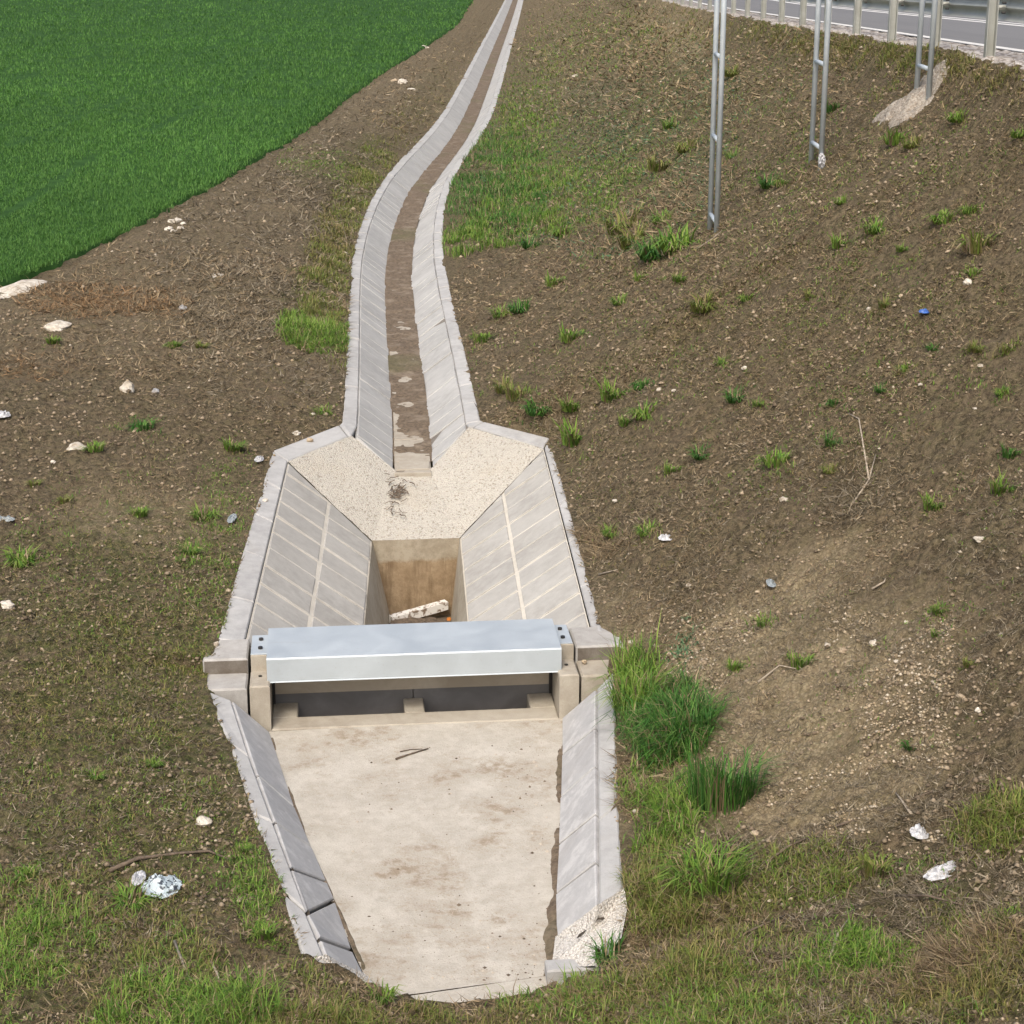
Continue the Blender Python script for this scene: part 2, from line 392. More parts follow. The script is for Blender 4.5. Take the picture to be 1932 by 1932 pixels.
def ground_right(X, Y):
    d = X - xr(Y); base = zr(Y); base = base + (np.interp(Y, [9, 13, 16, 22], [.06, .10, .24, .35]) - base) * sstep(d, .3, 1.4)
    cr = np.interp(Y, [8, 14, 18, 20.5], [8.6, 7.6, 6.3, CREST])       # the slope swings out towards the bridge
    k = np.maximum(.64, (zroad(Y) - .45 - base) / (cr - xr(Y)))
    plane = zroad(Y) - .44 - k * (cr - X)
    toe = base + np.interp(Y, [9, 10, 11, 14, 22, 40, 80], [.06, .10, .25, .30, .22, .06, .03]) * np.maximum(d, 0)
    z = smax(plane, toe, .22) - .02 * sstep(d, .5, 0)
    z = z + .34 * sstep(X, 5.3, 5.9) * sstep(Y, 19, 22); z = np.minimum(z, zroad(Y) - .05)
    w = sstep(d, -.05, .5)
    return base + (z - base) * w - .0 + np.minimum(d, 0) * .0
fe = np.array([tuple(P(u, v, .55)) for u, v in [(-260, 640), (0, 537), (150, 477), (300, 402), (430, 332), (590, 237), (700, 152), (800, 88), (862, 48), (893, 0), (905, -25)]]); fe = fe[np.argsort(fe[:, 1])]
def ground_left(X, Y):
    d = xl(Y) - X; base = zl(Y); base = base + (np.interp(Y, [9, 13, 16, 22], [.06, .10, .24, .35]) - base) * sstep(d, .05, .9)
    rise = np.interp(Y, [9, 14, 20, 26, 34, 70, 120], [.10, .10, .12, .20, .36, .30, .1])
    z = base + rise * sstep(d, .0, 1.4) + .06 * sstep(d, 1, 5); q = X - np.interp(Y, fe[:, 1], fe[:, 0])
    return z + (.44 - z) * sstep(q, 1.2, .1) * (Y > 24)
def front(Y): return sstep(Y, 10.1, 9.5)
def rough(X, Y, d):
    n = (fbm(X * 1.1, Y * 1.1, 3, 3) - .5) * .12
    c = 1 - np.abs(fbm(X * 7, Y * 7, 9, 4) * 2 - 1)
    c2 = vnoise(X * 19, Y * 19, 5) ** 2 + .5 * vnoise(X * 38, Y * 38, 6) ** 2
    amp = sstep(d, -.02, .35); n = n + (fbm(X * .5, Y * 3.2, 23, 4) - .5) * .10 * sstep(d, .2, 1.2) * (X > -2.2)
    return n * amp + ((c - .72) * .075 + (c2 - .45) * .04) * (.12 + .88 * amp)
def hgt(X, Y, noise=True):
    X = np.asarray(X, float); Y = np.asarray(Y, float)
    mid = .5 * (xl(Y) + xr(Y)); right = X > mid
    z = np.where(right, ground_right(X, Y), ground_left(X, Y)) + front(Y) * .10 * (10 - Y)
    if noise: z = z + rough(X, Y, np.where(right, X - xr(Y), xl(Y) - X))
    return z
def G(u, v, ymax=190):
    """where the sight line of the survey picture meets the ground"""
    a, b = (u - C) / F, -(v - C) / F
    t = np.concatenate([np.linspace(5.7, 40, 1800), np.linspace(40.05, ymax, 1500)])
    Y = t; s = t / (CT + b * ST); X = a * s; Z = H + (-ST + b * CT) * s
    hit = np.nonzero(Z <= hgt(X, Y, False))[0]
    i = hit[0] if len(hit) else len(t) - 1
    return Vector((X[i], Y[i], float(hgt(X[i], Y[i]))))
def Gmany(u, v):
    u = np.asarray(u, float); v = np.asarray(v, float); a, b = (u - C) / F, -(v - C) / F
    lo = np.full(u.shape, 5.6); hi = np.full(u.shape, 5.7); done = np.zeros(u.shape, bool); Y = lo.copy()
    while True:
        new = Y * 1.012; s = new / (CT + b * ST); X = a * s; Z = H + (-ST + b * CT) * s
        h = (Z <= hgt(X, new, False)) & ~done; hi = np.where(h, new, hi); lo = np.where(h, Y, lo); done |= h; Y = new
        if done.all() or Y.max() > 200: break
    hi = np.where(done, hi, 200.); lo = np.where(done, lo, 199.)
    for _ in range(8):
        m = (lo + hi) / 2; s = m / (CT + b * ST); h = H + (-ST + b * CT) * s <= hgt(a * s, m, False); hi = np.where(h, m, hi); lo = np.where(h, lo, m)
    s = hi / (CT + b * ST); return a * s, hi, done

# ------------------------------------------------------------------ ground sheets
def ell(u, v, e):
    r = 0
    for (cu, cv, ru, rv, ang, s) in e:
        a = math.radians(ang); du, dv = u - cu, v - cv; x = (du * math.cos(a) + dv * math.sin(a)) / ru; y = (-du * math.sin(a) + dv * math.cos(a)) / rv
        r = np.maximum(r, s * np.clip(1.35 - np.sqrt(x * x + y * y), 0, .7) / .7)
    return r
GRAVEL = [(1480, 1350, 350, 130, -32, 1), (1400, 1190, 260, 80, -38, 1), (1640, 1480, 150, 70, -25, .8), (1480, 1500, 120, 90, -50, .9), (1120, 1560, 60, 60, 0, .0), (1270, 60, 70, 60, 30, .7), (1190, 1420, 25, 120, 0, .8), (1560, 1120, 200, 25, -38, .5), (280, 980, 160, 60, 0, .45), (1180, 1170, 70, 60, 0, .5)]
GREEN = [(980, 330, 190, 130, -25, .9), (1150, 230, 240, 190, -30, .8), (1320, 260, 260, 180, -20, .5), (600, 560, 60, 110, 10, .8), (680, 330, 60, 100, 30, .75), (590, 310, 70, 35, 0, .6), (820, 190, 60, 80, 25, .45),
         (250, 1400, 340, 380, 0, .85), (120, 1830, 330, 130, 0, .8), (500, 1880, 220, 60, 0, .9), (300, 1120, 260, 200, 0, .7), (1300, 1640, 120, 110, 0, .8), (1500, 1780, 500, 140, -8, .65), (1270, 1400, 90, 130, 0, .8), (60, 1050, 90, 60, 0, .5), (1500, 90, 200, 50, 10, .5), (1800, 1880, 240, 60, 0, .4), (420, 960, 60, 110, 10, .5)]
DRY = [(250, 600, 330, 90, 0, .7), (480, 560, 160, 120, 0, .55), (520, 430, 120, 90, 0, .6), (560, 680, 90, 80, 0, .7), (300, 470, 200, 60, -10, .5), (770, 170, 130, 60, -20, .4), (300, 960, 240, 80, 0, .5), (1250, 380, 140, 40, -25, .5), (1110, 120, 120, 60, -30, .5), (1120, 1030, 60, 40, 0, .8), (1750, 1830, 160, 50, -15, .6)]
vv = np.concatenate([np.linspace(2060, 1000, 330), np.linspace(998, 300, 240), np.linspace(297, -62, 130)])
def rowY(v, z=.4):
    b = -(v - C) / F; return (z - H) / (-ST + b * CT) * (CT + b * ST)
ROWS = rowY(vv); ROWS = np.concatenate([np.arange(5.6, ROWS[0] - .02, .05), ROWS[ROWS < 200]])
def sheet(name, side, ncol, mat):
    t = np.linspace(0, 1, ncol) ** 1.25; Y = np.repeat(ROWS[:, None], ncol, 1)
    if side > 0:
        e = xr(ROWS)[:, None] - .07; far = np.interp(ROWS, [5, 8, 14, 20, 24, 200], [6, 7, 7.6, 6.6, 6.0, 6.0])[:, None]
    else:
        e = xl(ROWS)[:, None] + .07; far = -np.interp(ROWS, [8, 14, 20, 30, 60, 200], [4.2, 6, 8.2, 11, 12, 12])[:, None]
    X = e + (far - e) * t[None, :]
    d = np.abs(X - e) - .07
    Z = (ground_right(X, Y) if side > 0 else ground_left(X, Y)) + front(Y) * .10 * (10 - Y) + rough(X, Y, d)
    Z += sstep(d, .10, 0) * (-.004 - .6 * np.clip(-d, -.01, 1) + (fbm(X * 4, Y * 4, 31, 4) - .48) * .06)
    u, v = proj(X, Y, Z); u = u + (fbm(X * .9, Y * .9, 40, 4) - .5) * 90; v = v + (fbm(X * .9, Y * .9, 50, 4) - .5) * 90
    V = np.stack([X, Y, Z], -1).reshape(-1, 3); r, c = X.shape
    i = np.arange(r * c).reshape(r, c)
    T = np.stack([i[:-1, :-1], i[:-1, 1:], i[1:, 1:], i[1:, :-1]], -1).reshape(-1, 4)
    if side < 0: T = T[:, ::-1]
    at = {'gravel': ell(u, v, GRAVEL).ravel() if side > 0 else ell(u, v, GRAVEL[-2:-1]).ravel(), 'green': ell(u, v, GREEN).ravel(), 'dry': ell(u, v, DRY).ravel()}
    return tag(big(name, V, T, mat, at, True), kind='structure')
tag(sheet('embankment', 1, 330, MAT['soil']), 'bare brown road embankment slope with scattered pebbles and grass')
tag(sheet('ground', -1, 270, MAT['soil']), 'brown earth bank between the ditch and the green field')
# wide earth below and beyond everything
mk('terrain', [(-400, -30, -2.6), (400, -30, -2.6), (400, 900, -2.6), (-400, 900, -2.6)], [[0, 1, 2, 3]], MAT['soil'])['kind'] = 'structure'

# crop field
def fedge(Y): return np.interp(Y, fe[:, 1], fe[:, 0]) + (vnoise(Y * 2.6, Y * 0, 8) - .5) * .16 + (vnoise(Y * 9, Y * 0, 9) - .5) * .12
FR = np.concatenate([np.linspace(22, 60, 100), np.linspace(61, 320, 60)]); FT = np.linspace(0, 1, 60) ** 1.8
X = fedge(FR)[:, None] - FT[None, :] * 140; Y = np.repeat(FR[:, None], 60, 1)
Z = .50 + .05 * sstep(FT * 140, 0, .6)[None, :] + (fbm(X * .25, Y * .25, 70, 3) - .5) * .12 + np.zeros_like(X)
Z[:, 0] = .1
i = np.arange(X.size).reshape(X.shape); T = np.stack([i[:-1, :-1], i[1:, :-1], i[1:, 1:], i[:-1, 1:]], -1).reshape(-1, 4)
tag(big('field', np.stack([X, Y, Z], -1).reshape(-1, 3), T, MAT['crop_ground'], None, True), 'flat ground of the green crop field', kind='structure')

# verge and road
def strip(name, x0, x1, dz, mat, y0=12., y1=190., n=60, kind='structure', dz1=None):
    V, Fc = [], []
    for k in range(n):
        y = y0 + (y1 - y0) * (k / (n - 1)) ** 1.6; z = float(zroad(y)); V += [(x0, y, z + dz), (x1, y, z + (dz if dz1 is None else dz1))]
    for k in range(n - 1): Fc.append([2 * k, 2 * k + 1, 2 * k + 3, 2 * k + 2])
    o = mk(name, V, Fc, mat); o['kind'] = kind; return o
tag(strip('road', EDGEX - .03, ROADX, .03, MAT['asphalt'], dz1=.10), 'grey asphalt road on top of the embankment')
tag(strip('far_verge', ROADX, 60, -.05, MAT['soil']), 'brown earth verge beyond the road')
# gravel verge with lumps
nY = np.concatenate([np.linspace(20.6, 45, 420), np.linspace(45.2, 190, 300)]); nX = np.linspace(CREST + .06, EDGEX + .01, 24)
Y, X = np.meshgrid(nY, nX, indexing='ij'); Z = zroad(Y) + (fbm(X * 9, Y * 9, 80, 3) - .5) * .05 - .012 - .12 * sstep(X, POSTX - .02, CREST + .06)
Z += (vnoise(X * 3, Y * 3, 82) - .5) * .05
Z = Z + .035 * sstep(X, EDGEX - .4, EDGEX - .08); Z = np.where(X > EDGEX - .05, np.minimum(Z, zroad(Y) + .026), Z)
i = np.arange(X.size).reshape(X.shape); T = np.stack([i[:-1, :-1], i[:-1, 1:], i[1:, 1:], i[1:, :-1]], -1).reshape(-1, 4)
tag(big('verge', np.stack([X, Y, Z], -1).reshape(-1, 3), T, MAT['gravel'], None, True), 'pale gravel verge under the guardrail', kind='structure')
def line(x0, x1):
    f = lambda x: .034 + .07 * (x - EDGEX + .03) / (ROADX - EDGEX + .03)
    o = strip('road_marking', x0, x1, f(x0), MAT['paint'], dz1=f(x1)); o['kind'] = 'structure'; return o
line(EDGEX + .02, EDGEX + .20); line(CENX, CENX + .18); line(CENX + .36, CENX + .50)

# ------------------------------------------------------------------ ditch channel
ditch = empty('drainage_ditch', 'narrow winding ditch lined with grey concrete slabs beside the green field', 'ditch', (ctr(21.5), 21.5, 0))
L1, F1, F2, R1 = P(664, 822, ZW), P(747, 887, 0), P(812, 885, 0), P(884, 806, ZW)
NEARY = 46.
def lerp3(a, b, t): return a.lerp(b, t)
y = 20.3
while y < NEARY:
    y2 = y + .5
    for s in (-1, 1):
        q = [chan(y, s * FLO, 0), chan(y, s * WIN, ZW), chan(y2, s * WIN, ZW), chan(y2, s * FLO, 0)]
        q = clip_keep(q, F1, L1, chan(24, -.4, 0)) if s < 0 else clip_keep(q, F2, R1, chan(24, .4, 0))   # only upstream of the wash
        if len(q) >= 3 and max(p.y for p in q) > 20.9:
            slab('wall_slab', q, MAT['channel'], ditch, .009, .05, .008, .013 if s > 0 else .006)
    if y > 20.7:
        slab('floor_slab', [chan(y, -FLO, 0), chan(y, FLO, 0), chan(y2, FLO, 0), chan(y2, -FLO, 0)], MAT['frame'], ditch, .006, .06, .006, .003)
    y = y2
y = 21.75
while y < NEARY:
    y2 = y + 1.0
    for s in (-1, 1):
        slab('coping_slab', [chan(y, s * WIN, ZW + .002), chan(y, s * COP, ZC), chan(y2, s * COP, ZC), chan(y2, s * WIN, ZW + .002)], MAT['coping'], ditch, .008, .10, .012, .008)
    y = y2
# far pieces, too small to tell apart
V, Fc = [], []
def addpiece(q, th=.05, g=.006):
    b = len(V); ins, n = inset_poly(q, g); o = n * random.uniform(-.006, .006)
    V.extend([p + o for p in ins] + [p - n * th for p in q])
    Fc.append([b, b + 1, b + 2, b + 3])
    for i in range(4): Fc.append([b + i, b + 4 + i, b + 4 + (i + 1) % 4, b + (i + 1) % 4])
y = NEARY
while y < 195:
    y2 = y + .5
    addpiece([chan(y, -WIN, ZW), chan(y, -FLO, 0), chan(y2, -FLO, 0), chan(y2, -WIN, ZW)])
    addpiece([chan(y, FLO, 0), chan(y, WIN, ZW), chan(y2, WIN, ZW), chan(y2, FLO, 0)])
    addpiece([chan(y, -FLO, 0), chan(y, FLO, 0), chan(y2, FLO, 0), chan(y2, -FLO, 0)])
    y = y2
y = NEARY
while y < 195:
    y2 = y + 1
    for a, b in ((-COP, -WIN), (WIN, COP)):
        za, zb = (ZC, ZW) if a < 0 else (ZW, ZC)
        addpiece([chan(y, a, za), chan(y, b, zb), chan(y2, b, zb), chan(y2, a, za)], .1)
    y = y2
mk('far_lining', V, Fc, MAT['channel'], ditch)['kind'] = 'stuff'
# bedding under the slabs shows in the joints
V, Fc = [], []
ys = np.concatenate([np.arange(21.6, 60, .5), np.arange(60, 196, 2.)])
for y in ys: V += [chan(y, o, z) for o, z in ((-COP + .02, ZC - .04), (-WIN, ZW - .025), (-FLO, -.02), (FLO, -.02), (WIN, ZW - .025), (COP - .02, ZC - .04))]
for k in range(len(ys) - 1):
    for j in range(5): Fc.append([6 * k + j, 6 * k + j + 1, 6 * k + j + 7, 6 * k + j + 6])
mk('bedding', V, Fc, MAT['joint'], ditch)
# silt along the floor
sy = np.concatenate([np.arange(21.3, 60, .05), np.arange(60, 190, .5)]); sx = np.linspace(-.245, .245, 25)
V = []
for y in sy:
    for o in sx:
        V.append(chan(y, o, 0))
V = np.array(V); o = np.tile(sx, len(sy)); yy = np.repeat(sy, len(sx))
cov = np.interp(yy, [21, 22.5, 24, 28, 34, 60, 190], [-.03, -.006, .006, .010, .018, .022, .025])
V[:, 2] = cov + (fbm(o * 4, yy * 2.2, 90, 4) - .5) * .075 + .010 * np.clip(o * 5, -1, 1) * np.interp(yy, [21, 30], [1, 0]) + (vnoise(o * 18, yy * 18, 92) - .5) * .02 + .012
i = np.arange(len(V)).reshape(len(sy), len(sx)); T = np.stack([i[:-1, :-1], i[:-1, 1:], i[1:, 1:], i[1:, :-1]], -1).reshape(-1, 4)
tag(big('silt', V, T, MAT['mud'], None, True), 'brown silt lying along the ditch floor', 'silt', kind='stuff')

# ------------------------------------------------------------------ basin above the gate
basin = empty('catch_basin', 'wide concrete catch basin with slabbed sides and a deep pit behind the metal cover', 'basin', tuple(P(785, 1020, -.45)))
A, B = P(543, 871, .27), P(466, 1195, .18); A2, B2 = P(1026, 846, .27), P(1112, 1180, .18)
ZP = -.45; D, D2 = P(702, 1020, ZP), P(867, 1015, ZP)
axL = (A - B).normalized()
Cn, Cn2 = P(688, 1180, ZP - .03), P(881, 1170, ZP - .03)
# extend to the gate wall
def ext(p, q, y): t = (y - p.y) / (q.y - p.y); return p.lerp(q, t)
YW = 14.86
Bx, Cx = ext(A, B, YW + .05), ext(D, Cn, YW + .1); B2x, C2x = ext(A2, B2, YW + .25), ext(D2, Cn2, YW + .3)
def side2(Ai, Bi, Ci, Di):
    dirr = (Ai - Bi).normalized(); de = (Di - Ci).normalized(); ref = (Bi + Ci) / 2 + Vector((0, .6, 0))
    def pt(s, t):
        a = Bi + dirr * s; b = Ci + de * (s + (Bi - Ci).dot(de)); return a.lerp(b, t)
    off = random.uniform(0, .2)
    for r in range(-1, 13):
        for t0, t1 in ((0, .5), (.5, 1.)):
            w = random.uniform(-.01, .01)
            q = [pt(r * .5 + off + w, t0), pt(r * .5 + off, t1), pt(r * .5 + .5 + off, t1), pt(r * .5 + .5 + off + w, t0)]
            q = clip_keep(q, Ai, Di, ref)
            if len(q) < 3: continue
            q = clip_keep(q, Bi, Ci, ref)
            if len(q) < 3: continue
            q = dedupe(q, .05)
            if len(q) >= 3: slab('paving_slab', q, MAT['slab'], basin, .020, .05, .007, .006)
side2(A, Bx, Cx, D); side2(A2, B2x, C2x, D2)
dn = Vector((0, 0, -.017)); lo = Vector((0, 0, -.15))
for q in ([A, Bx, Cx, D], [A2, D2, C2x, B2x]):
    mk('mortar_bed', [p + dn for p in q], [[0, 1, 2, 3]], MAT['mortar'], basin)
# pebbled wash between the hips
def tri_sub(tris, n, amp):
    V, Fc = [], []
    for a, b, c in tris:
        base = len(V); idx = {}
        for i in range(n + 1):
            for j in range(n + 1 - i):
                p = a + (b - a) * (i / n) + (c - a) * (j / n); idx[i, j] = len(V)
                z = float((vnoise(p.x * 30, p.y * 30, 61) - .5) * amp + (fbm(p.x * 3, p.y * 3, 62, 2) - .5) * amp * 2)
                V.append(p + Vector((0, 0, z)))
        for i in range(n):
            for j in range(n - i):
                Fc.append([idx[i, j], idx[i + 1, j], idx[i, j + 1]])
                if i + j < n - 1: Fc.append([idx[i + 1, j], idx[i + 1, j + 1], idx[i, j + 1]])
    return V, Fc
fl = Vector((0, 0, -.004))
tr = [(A, F1 + fl, L1), (A, D, F1 + fl), (F1 + fl, D, D2), (F1 + fl, D2, F2 + fl), (F2 + fl, A2, R1), (F2 + fl, D2, A2)]
V, Fc = tri_sub(tr, 26, .010); mk('pebbled_wash', V, Fc, MAT['pebble_wash'], basin, True)
slab('outlet_slab', [F1 + Vector((.01, -.02, .012)), F2 + Vector((-.01, -.02, .012)), F2 + Vector((-.02, .35, .014)), F1 + Vector((.02, .35, .014))], MAT['frame'], basin, .004, .04, .006, 0)
# coping round the basin
def run(name, outer, inner, zo, zi, cuts, mat, gap=.004, jit=.004, th=.16):
    for k in range(len(cuts) - 1):
        t0, t1 = cuts[k], cuts[k + 1]
        q = [outer[0].lerp(outer[1], t0), outer[0].lerp(outer[1], t1), inner[0].lerp(inner[1], t1), inner[0].lerp(inner[1], t0)]
        slab(name, q, mat, basin, gap, th, .012, jit)
oA, oB = P(514, 850, .31), P(413, 1195, .22); oA2, oB2 = P(1037, 826, .32), P(1134, 1180, .22)
oBx, oB2x = ext(oA, oB, YW + .05), ext(oA2, oB2, YW + .25)
up = Vector((0, 0, .006))
run('coping_slab', (oA, oBx), (A + up, Bx + up), 0, 0, [0, .2, .40, .60, .82, 1], MAT['coping'])
run('coping_slab', (oA2, oB2x), (A2 + up, B2x + up), 0, 0, [0, .2, .38, .58, .80, 1], MAT['coping'])
oL, oR = P(640, 801, .35), P(913, 795, .35); iL, iR = P(657, 823, .33), P(893, 806, .33)
slab('coping_slab', [oA, oL, iL, A + up], MAT['coping'], basin, .006, .16, .012, .001)
slab('coping_slab', [oA2, oR, iR, A2 + up], MAT['coping'], basin, .006, .16, .012, .001)
slab('coping_slab', [oL, chan(21.8, -COP, ZC), chan(21.8, -WIN, ZW), L1 + up, iL], MAT['coping'], basin, .004, .12, .01, 0)
slab('coping_slab', [oR, chan(21.8, COP, ZC), chan(21.8, WIN, ZW), R1 + up, iR], MAT['coping'], basin, .004, .12, .01, 0)
# the pit
ZB = -1.34; E_, E2 = P(737, 1166, ZB), P(851, 1160, ZB); G_, G2 = Cx.copy(), C2x.copy()
G_.x += .2; G2.x -= .2; G_.z = G2.z = ZB
def wallq(name, q, mat, n=1): return mk(name, q, [[0, 1, 2, 3]], mat, basin)
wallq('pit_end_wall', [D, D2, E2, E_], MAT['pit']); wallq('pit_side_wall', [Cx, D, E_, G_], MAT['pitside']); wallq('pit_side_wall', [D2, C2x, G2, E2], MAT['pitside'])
wallq('pit_floor', [E_, E2, G2, G_], MAT['mud']); 

# ------------------------------------------------------------------ gate
S0 = P(512, 1378, -.30); S1 = P(1054, 1352, -.30)
ph = math.radians(5.6); e1 = Vector((math.cos(ph), math.sin(ph), 0)); e2 = Vector((-math.sin(ph), math.cos(ph), 0)); LW = (S1 - S0).dot(e1)
gate = empty('sluice_gate', 'concrete sluice frame with a long galvanised cover bridging the channel', 'sluice gate', tuple(S0 + e1 * LW / 2))
def gb(name, a0, a1, b0, b1, z0, z1, mat, ch=.012, parent=None): return box_loc(name, S0, e1, e2, a0, a1, b0, b1, z0, z1, mat, parent or gate, ch)
PW = .165
for s, a0, a1 in ((-1, -PW, 0), (1, LW, LW + PW)):
    lo_ = gb('pillar', a0, a1, .005, .36, -.6, .095, MAT['frame'])
    gb('post_block', a0 + .004, a1 - .004, .345, .80, -.6, .235, MAT['frame'], .008)
    cp = gb('mounting_plate', a0 + .004, a1 - .012, .35, .79, .236, .244, MAT['galv'], .002)
    for bb in (.47, .67):
        Vv, Ff = tube([S0 + e1 * ((a0 + a1) / 2) + e2 * bb + Vector((0, 0, .243 - S0.z)), S0 + e1 * ((a0 + a1) / 2) + e2 * bb + Vector((0, 0, .262 - S0.z))], .021, 6)
        mk('bolt', Vv, Ff, MAT['bolt'], cp)
    # anchor hole in the pillar's top
    Vv, Ff = tube([S0 + e1 * ((a0 + a1) / 2) + e2 * .22 + Vector((0, 0, .094 - S0.z)), S0 + e1 * ((a0 + a1) / 2) + e2 * .22 + Vector((0, 0, .102 - S0.z))], .016, 8)
    mk('anchor', Vv, Ff, MAT['bolt'], gate)
for s, a0, a1 in ((-1, -.56, -PW - .022), (1, LW + PW + .022, LW + PW + .40)):
    gb('wing_ledge', a0, a1, .02, .40, -.5, .075, MAT['frame' if s > 0 else 'wing'], .015)
    gb('wing_block', a0 + (.0 if s < 0 else -.006), a1 + (0 if s < 0 else .03), .36, .82, -.5, .205, MAT['wing'], .015)
    gb('wing_face', a0 + .012, a1 - .004, .353, .362, .07, .188, MAT['wing_dark'], .002)
# cover
def loc(a, b, z): return S0 + e1 * a + e2 * b + Vector((0, 0, z - S0.z))
prof = [(.115, .075), (.12, .085), (.125, .275), (.135, .287), (.80, .300), (.81, .29), (.81, .10)]
ca, cb = -.022, LW + .03; V = []; th = .006
for a in (ca, cb): V += [loc(a, b, z) for b, z in prof] + [loc(a, b + (.006 if k < 3 else (-.006 if k > 4 else 0)), z - (.006 if 2 <= k <= 5 else 0)) for k, (b, z) in enumerate(prof)]
n = len(prof); Fc = []
for k in range(n - 1): Fc += [[k, k + 1, 2 * n + k + 1, 2 * n + k], [n + k + 1, n + k, 3 * n + k, 3 * n + k + 1]]
Fc += [[n - 1, 2 * n - 1, 4 * n - 1, 3 * n - 1], [0, 2 * n, 3 * n, n]]
for s in (0, 2 * n):
    for k in range(n - 1): Fc.append([s + k, s + n + k, s + n + k + 1, s + k + 1])
cover = mk('cover_sheet', V, Fc, MAT['galv'], gate); cover['label'] = 'long folded galvanised metal cover sheet'
for a in (ca + .001, cb - .001):   # end webs
    mk('cover_end', [loc(a, .121, .10), loc(a, .806, .10), loc(a, .806, .285), loc(a, .13, .278)], [[0, 1, 2, 3]], MAT['galv'], gate)
# beam and plates behind the slots
gb('back_beam', .004, LW - .004, .565, .80, -.215, .072, MAT['plate'], .004)
for a0, a1 in ((.012, LW / 2 - .004), (LW / 2 + .004, LW - .012)): gb('gate_plate', a0, a1, .572, .60, -1.2, -.206, MAT['shaded_plate'], .003)
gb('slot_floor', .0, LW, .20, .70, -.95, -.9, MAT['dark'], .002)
for a in (.012, LW - .012): gb('slot_seal', a - .012, a + .012, .53, .562, -.29, .07, MAT['bolt'], .002)
# sill with its three tabs
gb('sill', 0.001, LW - .001, .0, .245, -.9, -.292, MAT['frame'], .012)
for a0, a1 in ((.001, .215), (LW / 2 - .085, LW / 2 + .085), (LW - .215, LW - .001)): gb('sill_tab', a0, a1, .2455, .566, -.9, -.296, MAT['frame'], .010)
gb('back_wall', -.5, LW + .5, .70, .80, -1.5, -.22, MAT['pitside'], .004)

# ------------------------------------------------------------------ apron below the gate
apron = empty('spillway_apron', 'tapering pale concrete apron with slabbed side walls below the gate', 'apron', (-.5, 12, -.3))
fl_l = [P(510, 1380, -.3), P(533, 1450, -.3), P(586, 1598, -.3), P(631, 1696, -.3), P(716, 1884, -.3)]
fl_r = [P(1058, 1355, -.3), P(1055, 1420, -.3), P(1051, 1534, -.3), P(1048, 1640, -.3), P(1041, 1838, -.3)]
n1, n2 = 90, 60; V = []
ty = np.linspace(0, 1, n1)
yl = np.array([p.y for p in fl_l]); xl_ = np.array([p.x for p in fl_l]); yr_ = np.array([p.y for p in fl_r]); xr_ = np.array([p.x for p in fl_r])
for t in ty:
    ya = yl[0] + (yl[-1] - yl[0]) * t; yb = yr_[0] + (yr_[-1] - yr_[0]) * t
    a = Vector((np.interp(ya, yl[::-1], xl_[::-1]) - .03, ya, 0)); b = Vector((np.interp(yb, yr_[::-1], xr_[::-1]) + .03, yb, 0))
    for k in range(n2):
        p = a.lerp(b, k / (n2 - 1)); p.z = -.302 + float((fbm(p.x * 2.5, p.y * 2.5, 101, 3) - .5) * .012 + (vnoise(p.x * 40, p.y * 40, 103) - .5) * .003); V.append(p)
Fc = [[r * n2 + k, (r + 1) * n2 + k, (r + 1) * n2 + k + 1, r * n2 + k + 1] for r in range(n1 - 1) for k in range(n2 - 1)]
mk('apron_floor', V, Fc, MAT['apron'], apron, True)
slab('end_strip', [P(738, 1882, -.3), P(1034, 1839, -.3), Vector((.25, 9.75, -.3)), Vector((-.7, 9.4, -.3))], MAT['apron'], apron, .006, .1, .008, 0, .002)
ZO, ZM = .085, .05
Lo = [P(384, 1299, ZO), P(428, 1394, ZO), P(480, 1545, ZO), P(523, 1657, ZO), P(572, 1801, ZO)]
Lm = [P(438, 1322, ZM), P(473, 1433, ZM), P(519, 1555, ZM), P(579, 1720, ZM), P(620, 1812, ZM)]
Ro = [P(1160, 1268, ZO), P(1167, 1499, ZO), P(1170, 1605, ZO), P(1179, 1690, ZO)]
Rm = [P(1125, 1299, ZM), P(1125, 1534, ZM), P(1128, 1722, ZM)]
def on(line, y):
    yy = np.array([p.y for p in line])[::-1]; f = [np.interp(y, yy, np.array([p[k] for p in line])[::-1]) for k in (0, 2)]
    return Vector((f[0], y, f[1]))
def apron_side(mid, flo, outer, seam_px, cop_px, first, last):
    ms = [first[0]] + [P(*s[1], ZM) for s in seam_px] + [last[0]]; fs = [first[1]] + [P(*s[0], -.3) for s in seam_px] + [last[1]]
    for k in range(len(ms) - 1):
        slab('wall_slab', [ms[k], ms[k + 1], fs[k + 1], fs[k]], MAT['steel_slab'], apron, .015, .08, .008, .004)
    cs = cop_px
    for k in range(len(cs) - 1):
        slab('coping_slab', [cs[k][0], cs[k + 1][0], cs[k + 1][1], cs[k][1]], MAT['coping'], apron, .006, .20, .014, .004)
pl = lambda x, y: ((380 + x / 2.813) / 1.013, (1270 + y / 2.813) / 1.013)
pr_ = lambda x, y: ((800 + x / 2.813) / 1.013, (1270 + y / 2.813) / 1.013)
